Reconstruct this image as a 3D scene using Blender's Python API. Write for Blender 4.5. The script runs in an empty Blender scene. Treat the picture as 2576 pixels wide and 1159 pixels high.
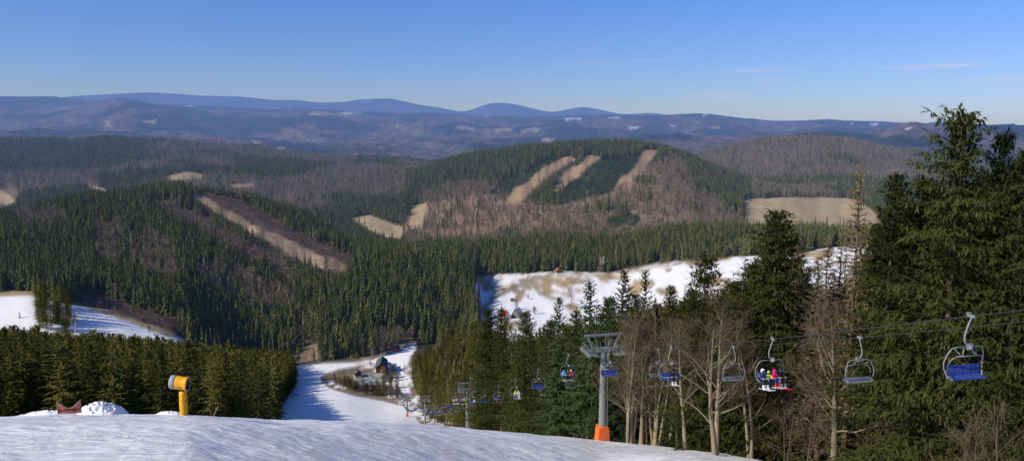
import bpy, bmesh, math, random
import numpy as np
from mathutils import Vector, Matrix

# ------------------------------------------------------------------ basics
random.seed(7)
RNG = np.random.default_rng(11)
scene = bpy.context.scene
COL = scene.collection
F = 1946.0                      # focal length in survey units (photo width = 2576 units)
PITCH = math.radians(7.6)
CP, SP = math.cos(PITCH), math.sin(PITCH)

def ray(px, row):
    """survey pixel -> (a, s): x = a*y, z = s*y for the sight line from the eye at the origin"""
    u = (np.asarray(px, float) - 1288.0) / F
    v = (579.5 - np.asarray(row, float)) / F
    y = CP + v * SP
    return u / y, (-SP + v * CP) / y

def survey(a, s):
    e = np.arctan(s)
    v = np.tan(e + PITCH)
    u = a * (CP + v * SP)
    return 1288.0 + u * F, 579.5 - v * F

def at(px, row, D):
    a, s = ray(px, row)
    return Vector((float(a) * D, D, float(s) * D))

# ------------------------------------------------------------------ noise
def _hash(ix, iy, seed):
    h = (ix.astype(np.int64) * 374761393 + iy.astype(np.int64) * 668265263 + seed * 974634577) & 0xFFFFFFFF
    h = ((h ^ (h >> 13)) * 1274126177) & 0xFFFFFFFF
    h = h ^ (h >> 16)
    return (h & 0xFFFFFF) / float(0xFFFFFF)

def vnoise(x, y, seed=0):
    x = np.asarray(x, float); y = np.asarray(y, float)
    ix = np.floor(x); iy = np.floor(y)
    fx = x - ix; fy = y - iy
    fx = fx * fx * fx * (fx * (fx * 6 - 15) + 10); fy = fy * fy * fy * (fy * (fy * 6 - 15) + 10)
    ix = ix.astype(np.int64); iy = iy.astype(np.int64)
    a = _hash(ix, iy, seed); b = _hash(ix + 1, iy, seed)
    c = _hash(ix, iy + 1, seed); d = _hash(ix + 1, iy + 1, seed)
    return (a + (b - a) * fx) * (1 - fy) + (c + (d - c) * fx) * fy

def fbm(x, y, oct=4, seed=0, gain=0.5):
    t = 0.0; amp = 1.0; tot = 0.0
    for o in range(oct):
        t = t + amp * (vnoise(np.asarray(x) * 2 ** o + 13.7 * o, np.asarray(y) * 2 ** o - 7.1 * o, seed + o) - 0.5)
        tot += amp * 0.5
        amp *= gain
    return t / tot

def smooth1(arr, sigma, axis):
    r = int(max(1, sigma * 3))
    k = np.exp(-0.5 * (np.arange(-r, r + 1) / sigma) ** 2); k /= k.sum()
    pad = [(0, 0)] * arr.ndim; pad[axis] = (r, r)
    p = np.pad(arr, pad, mode='edge')
    out = np.zeros_like(arr)
    n = arr.shape[axis]
    for i, w in enumerate(k):
        sl = [slice(None)] * arr.ndim; sl[axis] = slice(i, i + n)
        out += w * p[tuple(sl)]
    return out

def in_poly(px, py, poly):
    px = np.asarray(px); py = np.asarray(py)
    inside = np.zeros(px.shape, bool)
    n = len(poly)
    for i in range(n):
        x1, y1 = poly[i]; x2, y2 = poly[(i + 1) % n]
        if y1 == y2: continue
        c = ((y1 > py) != (y2 > py)) & (px < (x2 - x1) * (py - y1) / (y2 - y1) + x1)
        inside ^= c
    return inside

# ------------------------------------------------------------------ materials
def new_mat(name):
    m = bpy.data.materials.new(name); m.use_nodes = True
    nt = m.node_tree
    for n in list(nt.nodes): nt.nodes.remove(n)
    out = nt.nodes.new('ShaderNodeOutputMaterial')
    return m, nt, out

def N(nt, typ, **kw):
    n = nt.nodes.new(typ)
    for k, v in kw.items(): setattr(n, k, v)
    return n

def L(nt, a, b): nt.links.new(a, b)

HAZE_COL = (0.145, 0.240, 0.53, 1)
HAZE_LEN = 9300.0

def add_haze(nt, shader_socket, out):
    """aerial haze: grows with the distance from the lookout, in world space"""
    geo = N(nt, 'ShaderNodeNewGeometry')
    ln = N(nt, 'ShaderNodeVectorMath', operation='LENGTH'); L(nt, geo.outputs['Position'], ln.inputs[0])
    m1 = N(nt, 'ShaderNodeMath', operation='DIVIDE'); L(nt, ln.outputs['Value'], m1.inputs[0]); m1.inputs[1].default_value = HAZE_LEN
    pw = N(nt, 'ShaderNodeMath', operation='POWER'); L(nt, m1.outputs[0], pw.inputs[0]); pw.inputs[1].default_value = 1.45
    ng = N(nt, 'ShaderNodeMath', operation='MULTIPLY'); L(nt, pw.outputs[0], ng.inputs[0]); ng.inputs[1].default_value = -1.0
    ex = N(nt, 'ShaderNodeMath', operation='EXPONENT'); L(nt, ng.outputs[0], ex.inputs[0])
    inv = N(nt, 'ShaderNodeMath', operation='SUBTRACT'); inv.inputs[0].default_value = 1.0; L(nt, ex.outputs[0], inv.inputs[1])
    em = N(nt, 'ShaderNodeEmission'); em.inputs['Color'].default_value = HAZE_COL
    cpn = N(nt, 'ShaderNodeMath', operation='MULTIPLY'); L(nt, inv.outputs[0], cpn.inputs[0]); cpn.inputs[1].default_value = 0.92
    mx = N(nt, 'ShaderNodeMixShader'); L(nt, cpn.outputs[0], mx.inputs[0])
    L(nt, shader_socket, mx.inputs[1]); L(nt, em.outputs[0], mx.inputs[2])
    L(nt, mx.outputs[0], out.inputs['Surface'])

def foliage_mat(name, dark, light, haze=False, transl=0.25, nscale=0.35, bark=None):
    """leaf / needle / twig colour with variation per tree and per clump"""
    m, nt, out = new_mat(name)
    oi = N(nt, 'ShaderNodeObjectInfo')
    tc = N(nt, 'ShaderNodeTexCoord')
    nz = N(nt, 'ShaderNodeTexNoise'); nz.inputs['Scale'].default_value = nscale; nz.inputs['Detail'].default_value = 3
    L(nt, tc.outputs['Object'], nz.inputs['Vector'])
    ad = N(nt, 'ShaderNodeMath', operation='ADD'); L(nt, oi.outputs['Random'], ad.inputs[0]); L(nt, nz.outputs['Fac'], ad.inputs[1])
    mp = N(nt, 'ShaderNodeMapRange'); L(nt, ad.outputs[0], mp.inputs['Value'])
    mp.inputs['From Min'].default_value = 0.35; mp.inputs['From Max'].default_value = 1.5
    mix = N(nt, 'ShaderNodeMix', data_type='RGBA'); L(nt, mp.outputs[0], mix.inputs['Factor'])
    mix.inputs[6].default_value = (*dark, 1); mix.inputs[7].default_value = (*light, 1)
    df = N(nt, 'ShaderNodeBsdfDiffuse'); L(nt, mix.outputs[2], df.inputs['Color'])
    sh = df.outputs[0]
    if transl > 0:
        tr = N(nt, 'ShaderNodeBsdfTranslucent'); L(nt, mix.outputs[2], tr.inputs['Color'])
        mx = N(nt, 'ShaderNodeMixShader'); mx.inputs[0].default_value = transl
        L(nt, df.outputs[0], mx.inputs[1]); L(nt, tr.outputs[0], mx.inputs[2]); sh = mx.outputs[0]
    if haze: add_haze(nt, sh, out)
    else: L(nt, sh, out.inputs['Surface'])
    return m

def paint(name, col, rough=0.5, metal=0.0, var=0.12, nscale=6.0, bump=0.0, spec=0.4, streak=False):
    """painted / metal / cloth surface with a little grime and unevenness"""
    m, nt, out = new_mat(name)
    tc = N(nt, 'ShaderNodeTexCoord')
    nz = N(nt, 'ShaderNodeTexNoise'); nz.inputs['Scale'].default_value = nscale; nz.inputs['Detail'].default_value = 6
    if streak:
        mpv = N(nt, 'ShaderNodeMapping'); mpv.inputs['Scale'].default_value = (1, 1, 0.12)
        L(nt, tc.outputs['Object'], mpv.inputs[0]); L(nt, mpv.outputs[0], nz.inputs['Vector'])
    else:
        L(nt, tc.outputs['Object'], nz.inputs['Vector'])
    mix = N(nt, 'ShaderNodeMix', data_type='RGBA'); L(nt, nz.outputs['Fac'], mix.inputs['Factor'])
    c = np.array(col)
    mix.inputs[6].default_value = (*np.clip(c * (1 - var * 1.6), 0, 1), 1); mix.inputs[7].default_value = (*np.clip(c * (1 + var), 0, 1), 1)
    b = N(nt, 'ShaderNodeBsdfPrincipled'); L(nt, mix.outputs[2], b.inputs['Base Color'])
    b.inputs['Roughness'].default_value = rough; b.inputs['Metallic'].default_value = metal
    b.inputs['Specular IOR Level'].default_value = spec
    if bump:
        bp = N(nt, 'ShaderNodeBump'); bp.inputs['Strength'].default_value = bump; bp.inputs['Distance'].default_value = 0.02
        L(nt, nz.outputs['Fac'], bp.inputs['Height']); L(nt, bp.outputs[0], b.inputs['Normal'])
    L(nt, b.outputs[0], out.inputs['Surface'])
    return m

# ------------------------------------------------------------------ mesh helpers
class MB:
    """collects verts / faces; build() links them as ONE mesh object"""
    def __init__(s): s.v = []; s.f = []; s.m = []
    def add(s, vs, fs, mi=0):
        o = len(s.v); s.v.extend([tuple(p) for p in vs])
        s.f.extend([tuple(i + o for i in f) for f in fs]); s.m.extend([mi] * len(fs))
    def box(s, c, size, rot=None, mi=0):
        hx, hy, hz = size[0] / 2, size[1] / 2, size[2] / 2
        P = [Vector((x, y, z)) for x in (-hx, hx) for y in (-hy, hy) for z in (-hz, hz)]
        if rot is not None: P = [rot @ p for p in P]
        c = Vector(c)
        s.add([p + c for p in P], [(0, 1, 3, 2), (4, 6, 7, 5), (0, 4, 5, 1), (2, 3, 7, 6), (0, 2, 6, 4), (1, 5, 7, 3)], mi)
    def tube(s, pts, r, n=6, mi=0, caps=True):
        pts = [Vector(p) for p in pts]
        rs = r if isinstance(r, (list, tuple)) else [r] * len(pts)
        vs = []; fs = []
        t0 = (pts[1] - pts[0]).normalized()
        ref = Vector((0, 0, 1)) if abs(t0.z) < 0.9 else Vector((1, 0, 0))
        nx = t0.cross(ref).normalized()
        for i, p in enumerate(pts):
            if i == 0: t = pts[1] - pts[0]
            elif i == len(pts) - 1: t = pts[-1] - pts[-2]
            else: t = (pts[i + 1] - pts[i]).normalized() + (pts[i] - pts[i - 1]).normalized()
            t.normalize()
            nx = (nx - t * nx.dot(t))
            if nx.length < 1e-6: nx = t.orthogonal()
            nx.normalize(); ny = t.cross(nx)
            for k in range(n):
                an = 2 * math.pi * k / n
                vs.append(p + (nx * math.cos(an) + ny * math.sin(an)) * rs[i])
        for i in range(len(pts) - 1):
            for k in range(n):
                k2 = (k + 1) % n
                fs.append((i * n + k, i * n + k2, (i + 1) * n + k2, (i + 1) * n + k))
        if caps:
            fs.append(tuple(range(n - 1, -1, -1))); fs.append(tuple((len(pts) - 1) * n + k for k in range(n)))
        s.add(vs, fs, mi)
    def beam(s, p, q, w, h, mi=0):
        p = Vector(p); q = Vector(q); d = q - p; ln = d.length; d.normalize()
        ref = Vector((0, 0, 1)) if abs(d.z) < 0.95 else Vector((0, 1, 0))
        sx = d.cross(ref).normalized(); sz = sx.cross(d)
        R = Matrix((sx, d, sz)).transposed()
        s.box((p + q) / 2, (w, ln, h), R, mi)
    def lathe(s, prof, n=16, M=None, mi=0):
        vs = []; fs = []
        for (r, z) in prof:
            for k in range(n):
                an = 2 * math.pi * k / n; p = Vector((r * math.cos(an), r * math.sin(an), z))
                vs.append(M @ p if M is not None else p)
        for i in range(len(prof) - 1):
            for k in range(n):
                k2 = (k + 1) % n
                fs.append((i * n + k, i * n + k2, (i + 1) * n + k2, (i + 1) * n + k))
        s.add(vs, fs, mi)
    def prism(s, poly, y0, y1, M=None, mi=0):
        """extrude an (x,z) polygon along y"""
        n = len(poly)
        vs = [Vector((x, y0, z)) for x, z in poly] + [Vector((x, y1, z)) for x, z in poly]
        if M is not None: vs = [M @ p for p in vs]
        fs = [tuple(range(n)), tuple(range(2 * n - 1, n - 1, -1))]
        for i in range(n):
            j = (i + 1) % n; fs.append((i, i + n, j + n, j))
        s.add(vs, fs, mi)
    def mesh(s, name, mats, smooth=False):
        me = bpy.data.meshes.new(name); me.from_pydata(s.v, [], s.f)
        for m in (mats if isinstance(mats, (list, tuple)) else [mats]): me.materials.append(m)
        if len(set(s.m)) > 1: me.polygons.foreach_set('material_index', s.m)
        if smooth: me.polygons.foreach_set('use_smooth', [True] * len(me.polygons))
        me.update(); return me
    def build(s, name, mats, parent=None, smooth=False, bevel=0.0):
        me = s.mesh(name, mats, smooth)
        if bevel > 0:
            bm = bmesh.new(); bm.from_mesh(me)
            bmesh.ops.remove_doubles(bm, verts=bm.verts, dist=1e-5)
            bmesh.ops.bevel(bm, geom=bm.edges[:], offset=bevel, segments=2, affect='EDGES', clamp_overlap=True)
            bm.to_mesh(me); bm.free()
        return link(name, me, parent)

def np_mesh(name, verts, quads, mats, smooth=False, tris=None, midx=None):
    me = bpy.data.meshes.new(name)
    verts = np.asarray(verts, np.float32)
    loops = []; starts = []; tot = []
    off = 0
    if quads is not None and len(quads):
        q = np.asarray(quads, np.int32); loops.append(q.ravel()); starts.append(np.arange(len(q)) * 4); off = q.size
    if tris is not None and len(tris):
        t = np.asarray(tris, np.int32); loops.append(t.ravel()); starts.append(off + np.arange(len(t)) * 3)
    loops = np.concatenate(loops); starts = np.concatenate(starts)
    me.vertices.add(len(verts)); me.vertices.foreach_set('co', verts.ravel())
    me.loops.add(len(loops)); me.loops.foreach_set('vertex_index', loops)
    me.polygons.add(len(starts)); me.polygons.foreach_set('loop_start', starts.astype(np.int32))
    for m in (mats if isinstance(mats, (list, tuple)) else [mats]): me.materials.append(m)
    if midx is not None: me.polygons.foreach_set('material_index', np.asarray(midx, np.int32))
    me.polygons.foreach_set('use_smooth', np.full(len(starts), smooth))
    me.update(calc_edges=True); me.validate()
    return me

def link(name, me, parent=None):
    o = bpy.data.objects.new(name, me); COL.objects.link(o)
    if parent is not None: o.parent = parent
    return o

def tag(o, label=None, cat=None, group=None, kind=None):
    if label: o['label'] = label
    if cat: o['category'] = cat
    if group: o['group'] = group
    if kind: o['kind'] = kind
    return o

def thing(name, label, cat, loc=(0, 0, 0), rz=0.0, group=None):
    o = bpy.data.objects.new(name, None); COL.objects.link(o)
    o.empty_display_size = 0.2
    o.location = loc; o.rotation_euler = (0, 0, rz)
    return tag(o, label, cat, group)

KIDS = {}
def copy_tree(o, kids=None):
    """a thing with its parts and sub-parts, sharing mesh data"""
    c = o.copy(); COL.objects.link(c)
    for ch in o.children:
        d = ch.copy(); COL.objects.link(d); d.parent = c
        for g in ch.children:
            e = g.copy(); COL.objects.link(e); e.parent = d
    return c
# ------------------------------------------------------------------ terrain
# survey of the land: curves running across the view, each point (survey px, distance D, row) ;
# 't' = the row is that of the tree tops (20 m above ground), 'z' = height below the eye instead of a row
CURVES = [
 [(-500,2,'z',-7.4),(3100,2,'z',-7.4)],
 [(-500,28,'z',-14.8),(480,28,'z',-14.8),(870,28,'z',-15.3),(1516,28,'z',-16.6),(1950,28,'z',-16.4),(2576,28,'z',-14.8),(3100,28,'z',-14.5)],
 [(-500,48,1064),(0,48,1064),(480,48,1060),(870,60,1076),(1200,72,1096),(1516,80,1127),(1700,72,1142),(1950,52,1185),(2200,46,1232),(2576,42,1290),(3100,40,1300)],
 [(-500,58,1048),(0,60,1045),(150,60,1037),(330,60,1036),(480,60,1038),(600,65,1043),(700,70,1049),(870,76,1052),(1040,84,1060),(1200,92,1075),(1400,97,1092),(1516,98,1105),(1700,88,1121),(1850,76,1140),(1950,66,1159),(2200,56,1210),(2576,48,1275),(3100,46,1290)],
 [(-500,80,1080),(480,80,1080),(745,95,1085),(870,105,1075),(1040,120,1076),(1200,125,1090),(1516,130,1119),(1700,120,1131),(1850,105,1141),(1950,95,1152),(2200,85,1170),(2576,80,1180),(3100,78,1185)],
 [(-500,150,1030),(480,150,1034),(745,200,1064),(870,230,1062),(1040,230,1072),(1175,217,1079),(1300,217,1086),(1516,220,1075),(1850,200,1040),(2200,180,1000),(2576,170,960),(3100,170,950)],
 [(-500,280,1010),(480,280,1012),(745,330,1056),(870,350,1057),(1040,355,1063),(1175,355,1070),(1516,340,1020),(1850,300,960),(2200,270,900),(2576,250,850),(3100,250,840)],
 [(-500,420,960),(0,420,960),(440,440,975),(600,450,1022),(690,455,1054),(745,462,1051),(870,470,1051),(960,478,1053),(1023,483,1049),(1060,480,1056),(1200,470,1010),(1516,440,940),(1850,400,860),(2200,380,800),(2576,360,760),(3100,360,750)],
 [(-500,560,835),(0,560,835),(85,560,833),(200,570,840),(300,575,848),(440,600,855),(520,610,900),(600,620,960),(700,600,1000),(745,580,980),(870,580,978),(960,590,985),(1010,600,975),(1040,610,965),(1200,600,920),(1516,580,870),(1850,550,800),(2200,520,740),(2576,500,700),(3100,500,700)],
 [(-500,645,742),(0,645,742),(85,645,740),(200,655,768),(300,640,800),(440,640,843),(520,680,880),(600,700,905),(690,705,908),(745,705,914),(870,700,913),(960,700,905),(1000,720,885),(1040,740,868),(1100,760,860),(1200,780,830),(1230,790,812),(1350,810,805),(1516,820,795),(1700,800,760),(1850,780,720),(2000,760,690),(2140,740,660),(2576,700,640),(3100,700,640)],
 [(-500,830,650),(0,850,640),(200,880,640),(440,900,650),(600,880,720),(700,870,750),(765,850,752),(820,870,714),(900,900,694),(1000,930,672),(1100,940,668),(1160,930,690),(1200,900,740),(1222,880,780),(1240,1000,694),(1300,1000,691),(1350,1000,688),(1400,1000,685),(1550,1000,685),(1700,980,662),(1900,930,645),(2060,900,628),(2150,880,618),(2576,820,600),(3100,820,600)],
 [(-500,950,'t',560),(0,1000,'t',530),(100,1080,'t',505),(200,1150,'t',480),(330,1250,'t',460),(440,1300,'t',450),(520,1300,'t',456),(600,1280,'t',470),(700,1260,'t',500),(800,1230,'t',545),(900,1200,'t',590),(1000,1180,'t',606),(1100,1150,'t',612),(1240,1150,'t',598),(1400,1150,'t',590),(1550,1130,'t',590),(1620,1100,'t',575),(1700,1100,'t',560),(1850,1080,'t',556),(1900,1080,'t',570),(2050,1060,'t',575),(2150,1050,'t',590),(2576,1000,'t',590),(3100,1000,'t',590)],
 [(-500,1400,575),(0,1450,560),(200,1500,530),(440,1650,505),(600,1650,530),(745,1600,590),(900,1600,618),(1000,1580,605),(1100,1450,615),(1400,1350,610),(1850,1350,590),(2000,1350,582),(2576,1300,585),(3100,1300,585)],
 [(-500,1900,530),(0,1900,525),(100,1950,515),(200,1950,510),(440,1950,490),(600,1900,500),(745,1850,530),(880,1750,565),(1000,1700,572),(1100,1650,565),(1350,1600,520),(1516,1600,510),(1700,1600,500),(1800,1600,520),(1870,1600,548),(2000,1600,550),(2150,1570,545),(2576,1500,530),(3100,1500,530)],
 [(-500,2200,495),(0,2200,490),(200,2250,472),(440,2250,448),(600,2250,462),(745,2200,480),(880,2150,500),(1000,2050,500),(1100,2000,480),(1240,1950,450),(1350,1950,422),(1516,1950,420),(1650,1950,420),(1740,1950,440),(1850,1950,495),(2000,1900,502),(2150,1850,500),(2576,1800,495),(3100,1800,495)],
 [(-500,2600,445),(0,2600,440),(440,2600,412),(600,2600,420),(745,2550,430),(880,2450,455),(960,2350,445),(1030,2300,'t',425),(1150,2300,'t',387),(1240,2300,'t',366),(1330,2300,'t',352),(1450,2300,'t',345),(1550,2300,'t',343),(1650,2300,'t',352),(1700,2300,'t',366),(1740,2300,'t',380),(1800,2250,'t',402),(1850,2200,'t',430),(1900,2200,'t',465),(2000,2200,478),(2150,2150,480),(2576,2100,475),(3100,2100,475)],
 [(-500,2950,400),(0,2950,395),(440,2950,383),(745,2900,402),(880,2850,422),(1030,2800,430),(1150,2800,412),(1240,2800,398),(1450,2800,392),(1650,2800,392),(1740,2700,432),(1800,2600,442),(1900,2600,432),(2060,2600,410),(2150,2600,415),(2300,2500,440),(2576,2500,450),(3100,2500,460)],
 [(-500,3300,'t',358),(0,3300,'t',345),(150,3300,'t',337),(300,3300,'t',340),(400,3300,'t',345),(500,3300,'t',352),(600,3300,'t',360),(680,3300,'t',372),(750,3300,'t',385),(850,3300,'t',388),(950,3300,'t',392),(1020,3300,'t',398),(1100,3300,'t',410),(1240,3300,402),(1650,3200,397),(1740,3000,'t',385),(1800,3000,'t',365),(1850,3000,'t',350),(1950,3000,'t',333),(2060,3000,'t',326),(2150,3000,'t',335),(2200,3000,'t',350),(2300,3000,'t',375),(2400,3000,'t',400),(2576,3000,'t',430),(3100,3000,'t',450)],
 [(-500,4200,390),(440,4200,382),(745,4200,408),(1100,4200,420),(1650,4200,412),(2060,4000,370),(2300,3700,405),(2576,3700,440),(3100,3700,450)],
 [(-500,5500,342),(0,5500,340),(200,5500,337),(440,5500,347),(600,5500,358),(700,5500,366),(800,5500,375),(900,5500,365),(1000,5500,372),(1120,5500,385),(1200,5500,362),(1300,5500,352),(1380,5500,346),(1450,5500,352),(1700,5500,345),(1780,5500,348),(1850,5500,350),(2060,5500,338),(2150,5200,336),(2200,5200,340),(2250,5000,326),(2300,5000,316),(2350,5000,313),(2400,5000,318),(2450,5000,320),(2500,5000,314),(2576,5000,316),(3100,5000,325)],
 [(-500,6500,337),(0,6500,335),(200,6500,333),(440,6500,342),(600,6500,353),(700,6500,360),(900,6500,361),(1030,6500,364),(1200,6500,359),(1500,6500,350),(1780,6500,351),(2060,6500,346),(2250,6500,346),(2576,6500,346),(3100,6500,346)],
 [(-500,8000,285),(0,8000,286),(100,8000,300),(170,8000,290),(260,8000,270),(300,8000,255),(340,8000,259),(400,8000,280),(480,8000,300),(560,8000,305),(700,8000,312),(800,8000,305),(900,8000,318),(1000,8000,322),(1150,8000,318),(1250,8000,322),(1400,8000,322),(1500,8000,318),(1700,8000,318),(1770,8000,308),(1900,8000,322),(2000,8000,320),(2200,8000,322),(2576,8000,330),(3100,8000,330)],
 [(-500,10500,248),(-200,10500,240),(0,10500,238),(60,10500,237),(120,10500,236),(170,10500,242),(230,10500,254),(300,10500,258),(340,10500,262),(400,10500,263),(450,10500,258),(480,10500,261),(520,10500,268),(560,10500,268),(620,10500,270),(720,10500,270),(800,10500,271),(900,10500,279),(1000,10500,284),(1150,10500,282),(1250,10500,288),(1400,10500,291),(1480,10500,285),(1560,10500,287),(1650,10500,290),(1720,10500,286),(1770,10500,282),(1820,10500,291),(1900,10500,301),(1960,10500,305),(2020,10500,302),(2080,10500,299),(2130,10500,304),(2190,10500,305),(2280,10500,312),(2330,10500,310),(2576,10500,314),(3100,10500,314)],
 [(-500,13500,300),(600,13500,300),(1500,13500,312),(3100,13500,322)],
 [(-500,20000,262),(100,20000,250),(170,20000,239),(250,20000,234),(330,20000,230),(370,20000,227),(450,20000,232),(520,20000,237),(600,20000,239),(650,20000,244),(680,20000,249),(750,20000,248),(800,20000,255),(870,20000,253),(900,20000,246),(940,20000,244),(980,20000,242),(1010,20000,250),(1060,20000,261),(1110,20000,269),(1150,20000,279),(1180,20000,278),(1210,20000,264),(1240,20000,254),(1290,20000,258),(1340,20000,271),(1390,20000,282),(1420,20000,274),(1465,20000,265),(1510,20000,273),(1560,20000,285),(1600,20000,285),(1640,20000,281),(1690,20000,290),(1740,20000,291),(1860,20000,297),(1950,20000,303),(2200,20000,304),(2300,20000,309),(2420,20000,314),(2576,20000,315),(3100,20000,316)],
 [(-500,27000,318),(3100,27000,319)],
]
NA, ND = 1260, 1420
AMAX = 0.98
A = np.linspace(-AMAX, AMAX, NA)
LD0, LD1 = math.log(3.0), math.log(26500.0)
LD = np.linspace(LD0, LD1, ND)
Dg = np.exp(LD)
Dk = np.zeros((len(CURVES), NA)); Sk = np.zeros((len(CURVES), NA))
for k, cv in enumerate(CURVES):
    aa, dd, ss = [], [], []
    for p in cv:
        px, D = p[0], p[1]
        if p[2] == 'z':
            a, _ = ray(px, 900); s = p[3] / D
        elif p[2] == 't':
            a, s = ray(px, p[3]); s = s - (20.0 if D < 3200 else 14.0) / D
        else:
            a, s = ray(px, p[2])
        aa.append(float(a)); dd.append(D); ss.append(float(s))
    sg = 6.5 if k < 9 else (4.0 if k > 17 else 5.0)
    Dk[k] = smooth1(np.interp(A, aa, np.log(dd)), sg, 0)
    Sk[k] = smooth1(np.interp(A, aa, ss), sg, 0)
Zk = Sk * np.exp(Dk)
Z = np.zeros((ND, NA))
for j in range(NA):
    Z[:, j] = np.interp(LD, Dk[:, j], Zk[:, j])
Z = smooth1(Z, 5.0, 0)
S = Z / Dg[:, None]
AG, LG = np.meshgrid(A, LD)
amp = np.interp(Dg, [3, 40, 110, 450, 760, 900, 1300, 3500, 5000, 8000, 11000, 15000, 27000],
                [0, 0.0006, 0.0008, 0.0009, 0.0010, 0.0026, 0.0036, 0.0034, 0.0050, 0.0052, 0.0014, 0.0005, 0.0004])[:, None]
rel = fbm(AG * 16, LG * 9, 4, 3)
gul = 1 - 2 * np.abs(fbm(AG * 11 + LG * 4, LG * 7 - AG * 5, 4, 21))
Z = Z + Dg[:, None] * amp * (0.9 * rel + 0.7 * (gul - 0.5))
# overlapping ridges of the distant hills
fm = np.clip((YG_ := np.repeat(Dg[:, None], NA, 1)) / 1200 - 3.4, 0, 1) * np.clip((9900 - YG_) / 1100, 0, 1)
rid = 1 - 2 * np.abs(fbm(AG * 5.5 + 1.6 * LG + .5 * fbm(AG * 9, LG * 9, 2, 33), LG * 9.5 + AG * 2.2, 4, 31))
Z = Z + Dg[:, None] * .0075 * fm * (rid - .45)
XG = AG * Dg[:, None]; YG = np.repeat(Dg[:, None], NA, 1)
# small wind-packed bumps on the near piste
Z = Z + np.where(YG < 130, 0.16 * fbm(XG * 0.22, YG * 0.16, 4, 5), 0)
Z = Z + np.where((YG > 20) & (YG < 130), 0.055 * fbm(XG * 0.8 + YG * 0.25, YG * 1.3, 3, 9), 0)

def grid_ij(x, y):
    x = np.asarray(x, float); y = np.maximum(np.asarray(y, float), 3.0)
    a = np.clip(x / y, -AMAX, AMAX)
    fa = (a + AMAX) / (2 * AMAX) * (NA - 1)
    fd = (np.log(y) - LD0) / (LD1 - LD0) * (ND - 1)
    return np.clip(fa, 0, NA - 1.001), np.clip(fd, 0, ND - 1.001)

def ground(x, y):
    fa, fd = grid_ij(x, y)
    i = fd.astype(int); j = fa.astype(int); u = fd - i; v = fa - j
    r = (Z[i, j] * (1 - v) + Z[i, j + 1] * v) * (1 - u) + (Z[i + 1, j] * (1 - v) + Z[i + 1, j + 1] * v) * u
    return float(r) if np.ndim(r) == 0 else r

def on_ground(px, row, d0=40.0, d1=1600.0):
    """where the sight line through a survey pixel meets the ground between two distances"""
    a, s = ray(px, row)
    ds = np.exp(np.linspace(math.log(d0), math.log(d1), 1600))
    g = ground(a * ds, ds) - s * ds
    up = np.where((g[:-1] < 0) & (g[1:] >= 0))[0]
    k = up[0] if len(up) else int(np.argmin(np.abs(g) / ds))
    D = ds[k]
    return Vector((float(a) * D, D, ground(float(a) * D, D)))

# pond basin: level the ground round the pond
PC = on_ground(940, 952, 520, 720)
POND_Z = PC.z
PRX, PRY = 17.5, 17.0
w = np.sqrt(((XG - PC.x) / PRX) ** 2 + ((YG - PC.y) / PRY) ** 2)
w = np.clip((1.7 - w) / 0.6, 0, 1); w = w * w * (3 - 2 * w)
dip = np.clip((1.05 - np.sqrt(((XG - PC.x) / PRX) ** 2 + ((YG - PC.y) / PRY) ** 2)) * 4, 0, 1)
Z = Z * (1 - w) + (POND_Z + 0.25 - 0.7 * dip) * w

S = Z / Dg[:, None]
PXG, ROWG = survey(AG, S)

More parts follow.
